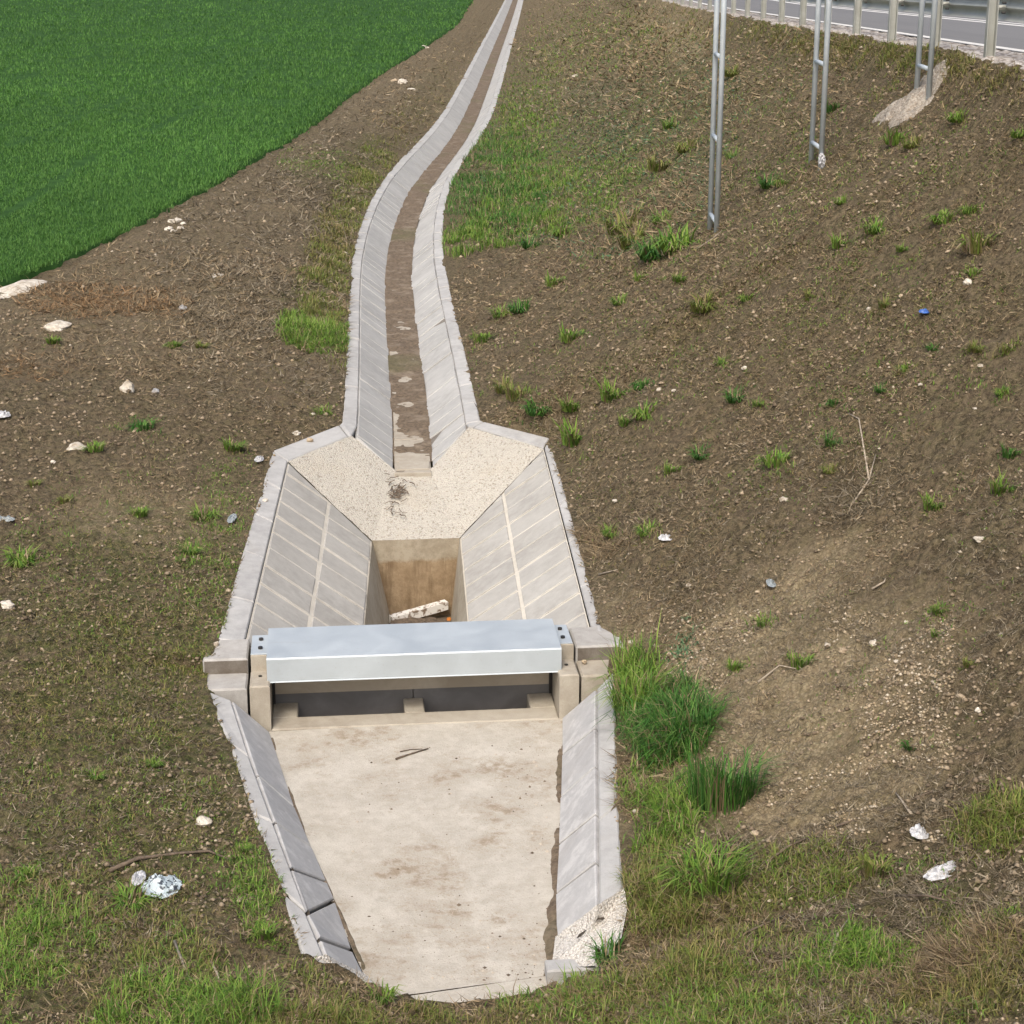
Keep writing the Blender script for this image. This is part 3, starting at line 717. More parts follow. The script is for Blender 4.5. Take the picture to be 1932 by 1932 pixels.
apron_side(Lm, fl_l, Lo, [(pl(522, 772), pl(312, 590)), (pl(612, 985), pl(405, 845)), (pl(692, 1170), pl(492, 1095)), (pl(735, 1265), pl(582, 1335)), (pl(830, 1535), pl(650, 1470))],
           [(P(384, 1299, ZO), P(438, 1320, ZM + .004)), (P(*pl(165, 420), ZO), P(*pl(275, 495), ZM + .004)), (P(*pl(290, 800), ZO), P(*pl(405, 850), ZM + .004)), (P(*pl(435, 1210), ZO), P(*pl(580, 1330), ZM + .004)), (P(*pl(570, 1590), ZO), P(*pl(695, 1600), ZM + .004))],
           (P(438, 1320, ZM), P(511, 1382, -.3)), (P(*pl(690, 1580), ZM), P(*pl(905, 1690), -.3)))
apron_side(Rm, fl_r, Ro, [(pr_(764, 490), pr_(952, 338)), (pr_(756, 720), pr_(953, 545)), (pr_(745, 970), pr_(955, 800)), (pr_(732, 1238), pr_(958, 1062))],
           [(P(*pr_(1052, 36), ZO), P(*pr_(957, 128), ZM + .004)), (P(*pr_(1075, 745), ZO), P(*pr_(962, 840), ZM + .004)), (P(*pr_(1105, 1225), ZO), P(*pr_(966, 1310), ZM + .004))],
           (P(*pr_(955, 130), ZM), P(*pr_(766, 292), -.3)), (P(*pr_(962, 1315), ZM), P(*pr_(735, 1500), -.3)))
# rough mortar ends
def patch(pts, n=14, amp=.014, name='rough_mortar_end'):
    pts = [Vector(p) for p in pts]; c = vmean(pts); tr = [(c, pts[i], pts[(i + 1) % len(pts)]) for i in range(len(pts))]
    V, Fc = tri_sub(tr, n, amp); return mk(name, [p + Vector((0, 0, .022)) for p in V], Fc, MAT['white_mortar'], apron, True)
patch([P(*pr_(962, 1305), ZM + .02), P(*pr_(735, 1480), -.275), P(*pr_(718, 1625), -.29), P(*pr_(735, 1650), -.30), P(*pr_(960, 1640), -.18), P(*pr_(1090, 1480), .0), P(*pr_(1122, 1320), .06), P(*pr_(1105, 1218), ZO)])
patch([P(*pl(690, 1585), ZM), P(*pl(565, 1590), ZO), P(*pl(620, 1650), .05), P(*pl(740, 1765), -.08), P(*pl(880, 1815), -.22), P(*pl(1000, 1800), -.30), P(*pl(905, 1690), -.29)])
mk('wall_bed', [Lo[0] + lo, Lo[-1] + lo, fl_l[-1] + Vector((-.25, 0, -.03)), fl_l[0] + Vector((-.02, .03, -.03)), (Lm[0] + Vector((0, 0, -.025))), Lm[-1] + Vector((0, 0, -.03))], [[0, 4, 5, 1], [4, 3, 2, 5]], MAT['crack'], apron)
mk('wall_bed', [Ro[0] + lo, Ro[-1] + lo, fl_r[-1] + Vector((.0, .2, -.04)), fl_r[0] + Vector((.02, .03, -.04)), Rm[0] + Vector((0, 0, -.04)), Rm[-1] + Vector((0, 0, -.05))], [[0, 1, 5, 4], [4, 5, 2, 3]], MAT['crack'], apron)
kb = empty('kerb_block', 'small pale concrete block half buried in grass at the apron end', 'block', tuple(P(1100, 1845, -.25)))
box_loc('block_body', P(1032, 1853, -.28), Vector((.996, .09, 0)), Vector((-.09, .996, 0)), 0, .56, 0, .14, -.5, -.20, MAT['coping'], kb, .012)

# ------------------------------------------------------------------ guardrail
rail = empty('guardrail', 'galvanised steel guardrail along the gravel edge of the road', 'guardrail', (POSTX, 24.2, float(zroad(24.2))))
def c_post(y):
    z = float(zroad(y)); w, d, t = .062, .055, .010; x = POSTX
    pr = [(w, d), (-w, d), (-w, -d), (-w + t, -d), (-w + t, d - t), (w - t, d - t), (w - t, -d), (w, -d)]
    V = [(x + a, y + b, z - .35) for a, b in pr] + [(x + a, y + b, z + .735) for a, b in pr]; k = len(pr)
    Fc = [[i, (i + 1) % k, k + (i + 1) % k, k + i] for i in range(k)] + [[8, 9, 12, 13], [9, 10, 11, 12], [8, 13, 14, 15]]
    return V, Fc
posts_y = [24.2 + 3.15 * i for i in range(-2, 22)]
for y in posts_y:
    p = mk('post', *c_post(y), MAT['rail'], rail)
    z = float(zroad(y))
    V, Fc = tube([(POSTX + .06, y + .02, z + .60), (POSTX + .16, y + .02, z + .60)], .035, 6); mk('spacer', V, Fc, MAT['rail'], p)
    for zz in (.54, .66):
        V, Fc = tube([(POSTX + .10, y - .06, z + zz), (POSTX + .15, y - .06, z + zz)], .016, 6); mk('bolt', V, Fc, MAT['bolt'], p)
wp = [(0, -.155), (.02, -.15), (.06, -.115), (.075, -.075), (.06, -.035), (.01, -.008), (.01, .008), (.06, .035), (.075, .075), (.06, .115), (.02, .15), (0, .155)]
for k in range(-1, 11):
    y0, y1 = 24.2 + 6.3 * k, 24.2 + 6.3 * (k + 1) + .12; V = []
    for y in (y0, y1):
        z = float(zroad(y)) + .595 + (.003 if y == y1 else 0)
        V += [(POSTX + .15 + a + (.004 if y == y1 else 0), y, z + b) for a, b in wp] + [(POSTX + .146 + a + (.004 if y == y1 else 0), y, z + b) for a, b in wp]
    n = len(wp); Fc = []
    for i in range(n - 1): Fc += [[i, i + 1, 2 * n + i + 1, 2 * n + i], [n + i + 1, n + i, 3 * n + i, 3 * n + i + 1]]
    mk('rail_beam', V, Fc, MAT['rail'], rail, True)

# ------------------------------------------------------------------ lattice sign legs
def sign_leg(u, v, Y, dist, label, rungs, ztop=8.2):
    f = PY(u, v, Y); f.z = float(hgt(f.x, f.y))
    t = empty('sign_post', label, 'sign post', tuple(f), 'lattice legs of the road sign')
    zb = []
    for dy in (0, dist):
        x, y = f.x - .004 * dy, f.y + dy; z = float(hgt(x, y)); zb.append(z)
        V, Fc = tube([(x, y, z - .3), (x, y, ztop)], .036, 14); mk('upright', V, Fc, MAT['tube'], t, True)
        V, Fc = tube([(x, y, ztop), (x, y, ztop + .01)], .038, 14); mk('cap', V, Fc, MAT['tube'], t, True)
    z = f.z + rungs
    while z < ztop - .1:
        V, Fc = tube([(f.x, f.y + .03, z), (f.x, f.y + dist - .03, z)], .03, 10); mk('rung', V, Fc, MAT['tube'], t, True)
        z += 1.08
    return t, f
t1, f1 = sign_leg(1352, 431, 25.0, .82, 'lattice sign leg lowest on the slope, with stones at its foot', .12)
t2, f2 = sign_leg(1549, 308, 24.9, .81, 'lattice sign leg with a white rag tied above its foot', .28)
t3, f3 = sign_leg(1752, 183, 24.6, .74, 'lattice sign leg standing in a grey rubble footing below the guardrail', .42)

# ------------------------------------------------------------------ stones, rubbish, twigs
def blob(r, seed, flat=.6, n=9, m=6, sharp=.35):
    rg = random.Random(seed); V, Fc = [], []
    ph0 = rg.random() * 99
    for i in range(m + 1):
        th_ = math.pi * i / m
        for k in range(n):
            w = 2 * math.pi * k / n
            d = Vector((math.sin(th_) * math.cos(w), math.sin(th_) * math.sin(w), math.cos(th_)))
            rr = r * (1 + sharp * (float(vnoise(d.x * 1.7 + ph0, d.y * 1.7 + d.z * 2.3, seed)) - .5) * 2 + rg.uniform(-.04, .04))
            V.append(Vector((d.x * rr, d.y * rr, d.z * rr * flat)))
    for i in range(m):
        for k in range(n):
            k2 = (k + 1) % n; Fc.append([i * n + k, (i + 1) * n + k, (i + 1) * n + k2, i * n + k2])
    return V, Fc
ppm = lambda p: F / (p.y * CT - (p.z - H) * ST)
LAND = [(1345, 400, 'the lowest lattice sign leg'), (1545, 300, 'the sign leg with the white rag'), (1745, 190, 'the grey rubble footing'), (1742, 606, 'the blue wrapper'), (1825, 541, 'the bright white stone'), (930, 350, 'the dense grass along the ditch'), (905, 680, 'the right ditch coping'), (1040, 850, 'the right basin corner'), (1256, 1021, 'the white folded paper'), (1455, 1100, 'the grey plastic scrap'), (1480, 942, 'the cream angular stone'), (1640, 880, 'the long bleached stems'), (1846, 1027, 'the cream flat stone'), (1550, 1350, 'the gravel patch'), (1735, 1572, 'the white torn paper'), (1205, 1320, 'the tall bright tussock'), (1500, 70, 'the gravel crest'), (1150, 230, 'the bluish weeds'),
        (47, 548, 'the largest white slab'), (330, 421, 'the heap of stones'), (110, 620, 'the long low white stone'), (240, 738, 'the jagged pale stone'), (146, 852, 'the pale broken stone'), (489, 873, 'the foil wrapper'), (305, 1682, 'the printed plastic bag'), (385, 1566, 'the rounded cream stone'), (14, 1150, 'the rounded whitish stone'), (640, 640, 'the left ditch coping'), (470, 1030, 'the left basin rim'), (760, 160, 'the far field corner'), (40, 985, 'the grey plastic strip')]
def near(u, v): return min(LAND, key=lambda q: (q[0] - u) ** 2 + (q[1] - v) ** 2)[2]
def stone(u, v, w, label, mat='limestone', flat=.6, seed=0, stretch=1., group=None, ang=0.):
    p = G(u, v); r = w / ppm(p) / 2
    V, Fc = blob(r, seed + 5, flat, 12, 7)
    ca_, sa = math.cos(ang), math.sin(ang)
    V = [Vector((a.x * ca_ * 1 - a.y * stretch * sa, a.x * sa + a.y * stretch * ca_, a.z)) for a in V]
    o = mk('stone', V, Fc, MAT[mat], None, False); o.location = p + Vector((0, 0, r * flat * .12)); return tag(o, label, 'stone', group)
g_ = 'pale stones scattered on the ground'
stone(47, 548, 92, 'largest broad flat white stone slab at the edge of the green field', flat=.22, seed=1, stretch=1.7)
for k, (u, v, w) in enumerate([(330, 421, 26), (318, 432, 16), (340, 430, 15), (346, 425, 12), (327, 434, 12)]): stone(u, v, w, 'pale stone in the small heap beside the crop edge', seed=10 + k, group='heap of pale stones')
stone(110, 620, 46, 'long low white stone among straw-coloured dry grass', flat=.35, seed=20, stretch=1.5)
stone(240, 738, 26, 'upright jagged pale stone on the left bank', flat=1.1, seed=21)
stone(293, 738, 16, 'small bluish grey stone beside the jagged pale stone', 'greystone', flat=.8, seed=22)
stone(412, 519, 34, 'thin flat pale stone lying in dry earth', flat=.25, seed=23, stretch=1.4)
stone(146, 852, 38, 'pale broken stone beside a grass tuft', flat=.5, seed=24)
stone(385, 1566, 30, 'rounded cream stone lying on mossy ground', flat=.65, seed=25)
stone(14, 1150, 24, 'rounded whitish stone on the trodden left bank', flat=.75, seed=26)
stone(430, 1117, 12, 'ochre stone at the left rim of the basin', 'tanstone', seed=27)
stone(408, 1218, 13, 'round cream stone at the left gate wing', flat=.9, seed=28)
stone(1825, 541, 18, 'bright white stone high on the embankment', flat=.8, seed=30)
stone(1480, 942, 19, 'cream angular stone on a bare soil streak', seed=31)
stone(1846, 1027, 20, 'cream flat stone on dark soil of the slope', flat=.5, seed=32)
stone(1592, 1236, 20, 'tan stone at the top of the gravel patch', 'tanstone', seed=33)
stone(1328, 1270, 12, 'upright cream stone above the tall green grass', 'tanstone', flat=1.2, seed=34)
stone(1815, 1321, 15, 'long tan stone on the eroded slope', 'tanstone', flat=.8, seed=35, stretch=1.6, ang=.5)
stone(1845, 1340, 11, 'small round white stone beside the long tan stone', flat=.9, seed=36)
stone(1648, 1218, 16, 'grey white stone on the upper gravel patch', flat=.9, seed=37)
stone(1735, 960 - 220, 9, 'small pale stone on the middle of the slope', seed=38)
stone(1425, 1580, 18, 'tan stone at the foot of the gravel patch', 'tanstone', seed=39)
stone(1838, 777, 10, 'small white stone beside dry stems high on the slope', seed=40)
stone(1075, 1253, 10, 'round brown stone resting on the right gate ledge', 'tanstone', flat=.8, seed=41).location = loc(LW + PW + .08, .28, .095)
for k, (u, v, w) in enumerate([(300, 1300, 7), (560, 820, 14), (585, 832, 12), (250, 785, 9), (590, 780, 9), (100, 875, 10), (345, 583, 14), (500, 945, 13), (70, 1160, 8), (1245, 740, 10), (1272, 740, 9), (1640, 580, 10), (1405, 700, 9), (1850, 690, 10), (1500, 530, 10), (1190, 1215, 9), (1180, 1245, 10), (1300, 1110, 9), (1430, 1110, 9), (1710, 1165, 9), (1560, 1220, 12), (1690, 1260, 10), (1700, 1380, 10), (1640, 1340, 10), (1160, 950, 9), (1195, 1480, 11), (1190, 1500, 10), (1200, 1530, 9), (1760, 1300, 9), (1890, 1205, 10), (1240, 1500, 8), (1790, 470, 9), (1700, 560, 9), (760, 158, 20), (745, 152, 14), (775, 168, 12), (800, 90, 16), (1085, 145, 14), (650, 480, 10)]):
    mt = random.choice(['limestone', 'limestone', 'tanstone'])
    stone(u, v, w, 'small %s stone loose on the earth near %s' % ('cream white' if mt == 'limestone' else 'tan brown', near(u, v)), mt, random.uniform(.5, .9), 100 + k, random.uniform(.8, 1.5), 'small stones', random.random() * 3)
# crumpled litter
def crumple(name, u, v, w, h, mat, label, cat, seed, tall=.35, at=None):
    p = Vector(at) if at is not None else G(u, v); r = w / ppm(p) / 2; ry = h / ppm(p)
    n = 16; V, Fc = [], []
    for j in range(n):
        for i in range(n):
            a, b = i / (n - 1) * 2 - 1, j / (n - 1) * 2 - 1; k = math.sqrt(max(0, 1 - .5 * b * b)); l2 = math.sqrt(max(0, 1 - .5 * a * a))
            rg = float(vnoise(a * 3 + seed, b * 3, seed)); rg2 = float(vnoise(a * 7 + seed, b * 7, seed + 1))
            V.append(Vector((a * k * r * (1 + .2 * (rg2 - .5)), b * l2 * ry * (1 + .2 * (rg - .5)), r * tall * (1 - max(abs(a), abs(b)) ** 2) * (abs(rg - .5) * 2 + rg2 * .6) + .012)))
    Fc = [[j * n + i, j * n + i + 1, (j + 1) * n + i + 1, (j + 1) * n + i] for j in range(n - 1) for i in range(n - 1)]
    o = mk(name, V, Fc, MAT[mat], None, False); o.location = p + Vector((0, 0, .012)); return tag(o, label, cat)
crumple('plastic_bag', 305, 1682, 76, 42, 'bag', 'crumpled pale blue printed plastic bag among grass', 'bag', 3, .6)
crumple('plastic_bag', 262, 1668, 26, 30, 'white_plastic', 'white torn bag scrap behind a grass tuft', 'bag', 5, .6)
crumple('foil_wrapper', 489, 873, 18, 18, 'white_plastic', 'crumpled white foil wrapper near the basin corner', 'wrapper', 7, .8)
crumple('plastic_wrapper', 1742, 606, 20, 14, 'blue_plastic', 'bright blue plastic wrapper on the embankment', 'wrapper', 9, .7)
crumple('paper_scrap', 1256, 1021, 28, 16, 'white_plastic', 'white folded paper scrap on dry soil right of the basin', 'paper', 11, .6)
crumple('plastic_scrap', 438, 985, 16, 30, 'grey_plastic', 'grey transparent plastic scrap by the left rim', 'scrap', 13, .5)
crumple('plastic_scrap', 1455, 1100, 18, 24, 'grey_plastic', 'grey plastic scrap half buried in the slope', 'scrap', 15, .5)
crumple('paper_scrap', 1735, 1572, 36, 26, 'white_plastic', 'white torn paper below the gravel patch', 'paper', 17, .8)
crumple('paper_strip', 1780, 1648, 78, 22, 'white_plastic', 'long thin white strip lying on dark twigs', 'paper', 19, .25).rotation_euler = (0, -.25, .35)
crumple('plastic_bottle', 6, 790, 28, 16, 'white_plastic', 'white flattened plastic scrap at the edge of the trodden bank', 'scrap', 21, .7)
crumple('plastic_scrap', 8, 982, 40, 14, 'grey_plastic', 'grey plastic strip lying on trodden soil', 'scrap', 23, .4)
crumple('brick_fragment', 345, 583, 16, 12, 'greystone', 'small squared grey block fragment on dry grass', 'fragment', 25, 1.)
crumple('rag', 1556, 282, 14, 14, 'white_plastic', 'white rag tied round the middle sign leg', 'rag', 27, 1.2, at=(f2.x, f2.y - .045, f2.z + .12)).rotation_euler = (1.3, 0, 0)
# foot of the third leg
pc = G(1735, 195); n = 26; V, Fc = [], []
for j in range(n):
    for i in range(n):
        a, b = i / (n - 1) * 2 - 1, j / (n - 1) * 2 - 1
        x, y = pc.x + a * .46 - .10, pc.y + b * .80 + .1; rr = a * a + b * b + (float(fbm(x * 3, y * 3, 111, 3)) - .5) * 1.2
        V.append((x, y, float(hgt(x, y)) + .17 * (1 - rr) - .03 + (float(vnoise(x * 14, y * 14, 113)) - .5) * .07))
Fc = [[j * n + i, j * n + i + 1, (j + 1) * n + i + 1, (j + 1) * n + i] for j in range(n - 1) for i in range(n - 1)]
tag(mk('rubble_footing', V, Fc, MAT['footing'], None, True), 'grey rubble concrete heap round the sign leg below the guardrail', 'footing')
# pit rubbish
def plank(u0, v0, u1, v1, z, w, h, mat, name, label, cat):
    a, b = P(u0, v0, z), P(u1, v1, z); d = (b - a).normalized(); s = Vector((-d.y, d.x, 0))
    o = box_loc(name, a, d, s, 0, (b - a).length, 0, w, 0, 1, MAT[mat], None, .004); me = o.data
    for vt in me.vertices: vt.co.z = z + (h if vt.co.z > .5 else 0) + (vt.co.xy - a.xy).dot(d.xy) * .10
    return tag(o, label, cat)
plank(741, 1180, 846, 1161, -1.30, .10, .09, 'board', 'broken_board', 'broken white painted board lying in the pit', 'board')
V, Fc = blob(.35, 77, .25, 14, 8, .6); o = mk('debris_heap', V, Fc, MAT['twig'], None); o.location = P(800, 1182, -1.33); tag(o, 'heap of dark leaves and twigs washed into the pit', 'debris', kind='stuff')
crumple('plastic_scrap', 0, 0, 9, 9, 'orange_plastic', 'orange plastic scrap in the pit', 'scrap', 31, .9, at=P(847, 1172, -1.2))

def twig(name, pts, r, mat, label, cat, r1=None, on_ground=True):
    if on_ground: pts = [G(u, v) + Vector((0, 0, .012 + (k % 2) * .01)) for k, (u, v) in enumerate(pts)]
    V, Fc = tube(pts, r, 6, r1); return tag(mk(name, V, Fc, MAT[mat], None, True), label, cat)
az = -.292
twig('twig', [P(747, 1432, az), P(770, 1424, az), P(808, 1412, az)], .010, 'twig', 'thicker dark twig lying on the pale apron floor', 'twig', .005, False)
twig('twig', [P(755, 1418, az), P(775, 1414, az), P(797, 1413, az)], .005, 'twig', 'thin dark twig beside the thicker twig on the apron', 'twig', .003, False)
twig('branch', [(205, 1645), (260, 1632), (330, 1618), (395, 1618), (432, 1632)], .016, 'twig', 'thin curved branch above the crumpled blue bag', 'branch', .006)
for k, pts in enumerate([[(1510, 1590), (1580, 1560), (1690, 1515), (1760, 1490)], [(1440, 1645), (1490, 1610), (1530, 1590)], [(1535, 1845), (1600, 1838), (1690, 1826)], [(1780, 1880), (1850, 1868), (1932, 1856)], [(1690, 1695), (1750, 1710), (1820, 1712)], [(1320, 1810), (1420, 1770), (1480, 1745)], [(1750, 1720), (1800, 1660), (1850, 1600)]]):
    twig('branch', pts, .011, 'twig', 'dark thin fallen branch %s' % ['curving below the gravel patch', 'short and low beside the gravel patch', 'lying under the green grass strip', 'lying level near the straw clump', 'beside the long white strip', 'slanting up out of the yellowish grass', 'steep and thin crossing the white strip'][k], 'branch', .004)['group'] = 'dark fallen branches'
for k, pts in enumerate([[(1610, 945), (1640, 905), (1652, 860)], [(1640, 905), (1620, 800), (1600, 790)], [(1645, 1120), (1668, 1105), (1672, 1092)], [(1690, 235), (1735, 215), (1752, 200)], [(1310, 475), (1345, 455), (1362, 440)], [(1600, 275), (1640, 262)], [(1560, 1830), (1580, 1780), (1600, 1745)], [(330, 1790), (355, 1850), (372, 1880)], [(385, 1790), (410, 1850), (425, 1880)], [(1130, 1085), (1165, 1078)], [(1720, 1545), (1700, 1510), (1690, 1490)], [(1600, 925), (1560, 945)], [(1430, 1300), (1470, 1275), (1500, 1280)]]):
    twig('dry_stem', pts, .010, 'pale_twig', '%s bleached dry stem lying near %s' % (('bent', 'straight')[len(pts) == 2], near(*pts[0])), 'stem', .004)['group'] = 'bleached dry stems'

# ------------------------------------------------------------------ grass
def blades(px, py, pz, length, width, lean, cols, seed, curl=.5, aim=None):
    r = np.random.default_rng(seed); N = len(px)
    h = r.uniform(0, 2 * np.pi, N) if aim is None else aim; dx, dy = np.cos(h), np.sin(h); sx, sy = -dy, dx
    le = np.clip(lean * r.uniform(.3, 1.5, N), 0, 1.45); L = length * r.uniform(.55, 1.15, N); w = width * r.uniform(.7, 1.2, N)
    V = np.zeros((N, 5, 3))
    B = np.stack([px, py, pz], -1)
    m = B + np.stack([dx * np.sin(le * .6) * L * .55, dy * np.sin(le * .6) * L * .55, np.cos(le * .6) * L * .55], -1)
    l2 = np.clip(le * (1 + curl), 0, 2.0)
    t = m + np.stack([dx * np.sin(l2) * L * .5, dy * np.sin(l2) * L * .5, np.cos(l2) * L * .5], -1)
    S = np.stack([sx * w / 2, sy * w / 2, np.zeros(N)], -1)
    V[:, 0] = B - S; V[:, 1] = B + S; V[:, 2] = m - S * .8; V[:, 3] = m + S * .8; V[:, 4] = t
    base = np.arange(N)[:, None] * 5
    T = np.stack([base + [0, 1, 2], base + [1, 3, 2], base + [2, 3, 4]], 1).reshape(-1, 3)
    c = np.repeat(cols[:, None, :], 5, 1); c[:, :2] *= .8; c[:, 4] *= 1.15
    return V.reshape(-1, 3), T, c.reshape(-1, 3)
PAL = {'green': [(.085, .175, .024), (.120, .215, .032), (.060, .135, .020), (.150, .225, .045)], 'deep': [(.040, .125, .022), (.055, .155, .024), (.030, .090, .018), (.090, .180, .040)],
       'olive': [(.110, .130, .034), (.150, .155, .045), (.080, .095, .028), (.190, .165, .070)], 'lime': [(.110, .160, .030), (.140, .170, .040), (.085, .135, .024), (.17, .16, .06)],
       'straw': [(.30, .23, .14), (.24, .175, .105), (.36, .29, .19), (.17, .125, .08)], 'rust': [(.30, .19, .10), (.25, .155, .08), (.34, .24, .14), (.20, .13, .07)],
       'grey': [(.25, .210, .150), (.19, .157, .108), (.30, .258, .195), (.14, .112, .074)], 'crop': [(.056, .150, .026), (.072, .175, .032), (.036, .110, .018), (.095, .195, .045)], 'blue': [(.06, .13, .06), (.08, .16, .08), (.045, .10, .045), (.1, .18, .09)]}
def pick(pal, N, r):
    p = np.array(PAL[pal]) * (np.array([1.25, 1.25, 1.2]) if pal in ('straw', 'grey', 'rust') else np.array([1.42, 1.32, 1.35])); k = r.integers(0, len(p), N); return p[k] * r.uniform(.8, 1.2, (N, 1))
class Bag:
    def __init__(s): s.V, s.T, s.C, s.n = [], [], [], 0
    def add(s, V, T, Cc): s.V.append(V); s.T.append(T + s.n); s.C.append(Cc); s.n += len(V)
    def build(s, name, mat): return big(name, np.concatenate(s.V), np.concatenate(s.T), mat, {'tint': np.concatenate(s.C)})
def visible_ground(u, v):
    X, Y, ok = Gmany(u, v)
    clear = ((X > xr(Y) - .03) | (X < xl(Y) + .03)) & (X < CREST + .1) & ok & ((X > -1) | (X > fedge(Y) + .05))
    return X[clear], Y[clear]
gb_, sb_ = Bag(), Bag()
def tufts(e, N, pal, L, w, lean, per, spread, seed, bag=gb_):
    """clumps spread over an ellipse of the ground, thinning out towards its rim"""
    cu, cv, ru, rv, ang = e; r = np.random.default_rng(seed); a = math.radians(ang)
    q = r.random(N) ** .62 * 1.15; th_ = r.uniform(0, 2 * np.pi, N); x, y = q * np.cos(th_) * ru, q * np.sin(th_) * rv
    X, Y = visible_ground(cu + x * math.cos(a) - y * math.sin(a), cv + x * math.sin(a) + y * math.cos(a))
    if not len(X): return
    nz = .5 * fbm(X * 1.7, Y * 1.1, seed, 3) + .5 * fbm(X * 5.5, Y * 4, 7, 3); k = nz > .445; X, Y = X[k], Y[k]; nz = nz[k]
    sc = np.repeat(.45 + (nz - .445) * 5, per) * r.uniform(.6, 1.15, len(X) * per)
    X = np.repeat(X, per) + r.normal(0, spread, len(X) * per); Y = np.repeat(Y, per) + r.normal(0, spread, len(Y) * per)
    k = ((X > xr(Y) - .02) | (X < xl(Y) + .02)); X, Y, sc = X[k], Y[k], sc[k]
    Z = hgt(X, Y) - .01; c = pick(pal, len(X), r); dead = r.random(len(X)) < .14; c[dead] = pick('straw', int(dead.sum()), r) * .8
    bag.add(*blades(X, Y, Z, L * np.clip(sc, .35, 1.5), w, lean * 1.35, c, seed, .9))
def straw(e, N, pal, L, w, seed):
    """dead stalks and leaf bits lying about"""
    cu, cv, ru, rv, ang = e; r = np.random.default_rng(seed); a = math.radians(ang)
    q = r.random(N) ** .6 * 1.2; th_ = r.uniform(0, 2 * np.pi, N); x, y = q * np.cos(th_) * ru, q * np.sin(th_) * rv
    X, Y = visible_ground(cu + x * math.cos(a) - y * math.sin(a), cv + x * math.sin(a) + y * math.cos(a))
    nz = .5 * fbm(X * 1.3, Y * 1., seed, 3) + .5 * fbm(X * 6, Y * 5, 17, 3); k = nz > .40 + .14 * r.random(len(nz)); X, Y = X[k], Y[k]; n = len(X)
    if not n: return
    h = r.uniform(0, 6.283, n); el = np.abs(r.normal(0, .38, n)); Ls = L * r.uniform(.35, 1.2, n) * np.clip(Y / 20, .9, 1.8); ws = w * r.uniform(.6, 1.3, n) * np.clip(Y / 20, .9, 2.)
    D = np.stack([np.cos(h) * np.cos(el), np.sin(h) * np.cos(el), np.sin(el)], -1); Sd = np.stack([-np.sin(h), np.cos(h), r.normal(0, .5, n)], -1)
    B = np.stack([X, Y, hgt(X, Y) + .006], -1); tip = B + D * Ls[:, None]; tip[:, 2] = np.maximum(tip[:, 2], hgt(tip[:, 0], tip[:, 1]) + .004)
    V = np.stack([B - Sd * ws[:, None] / 2, B + Sd * ws[:, None] / 2, tip], 1); c = pick(pal, n, r) * r.uniform(.45, 1.0, (n, 1))
    sb_.add(V.reshape(-1, 3), np.arange(3 * n).reshape(-1, 3), np.repeat(c, 3, 0))
S = 200
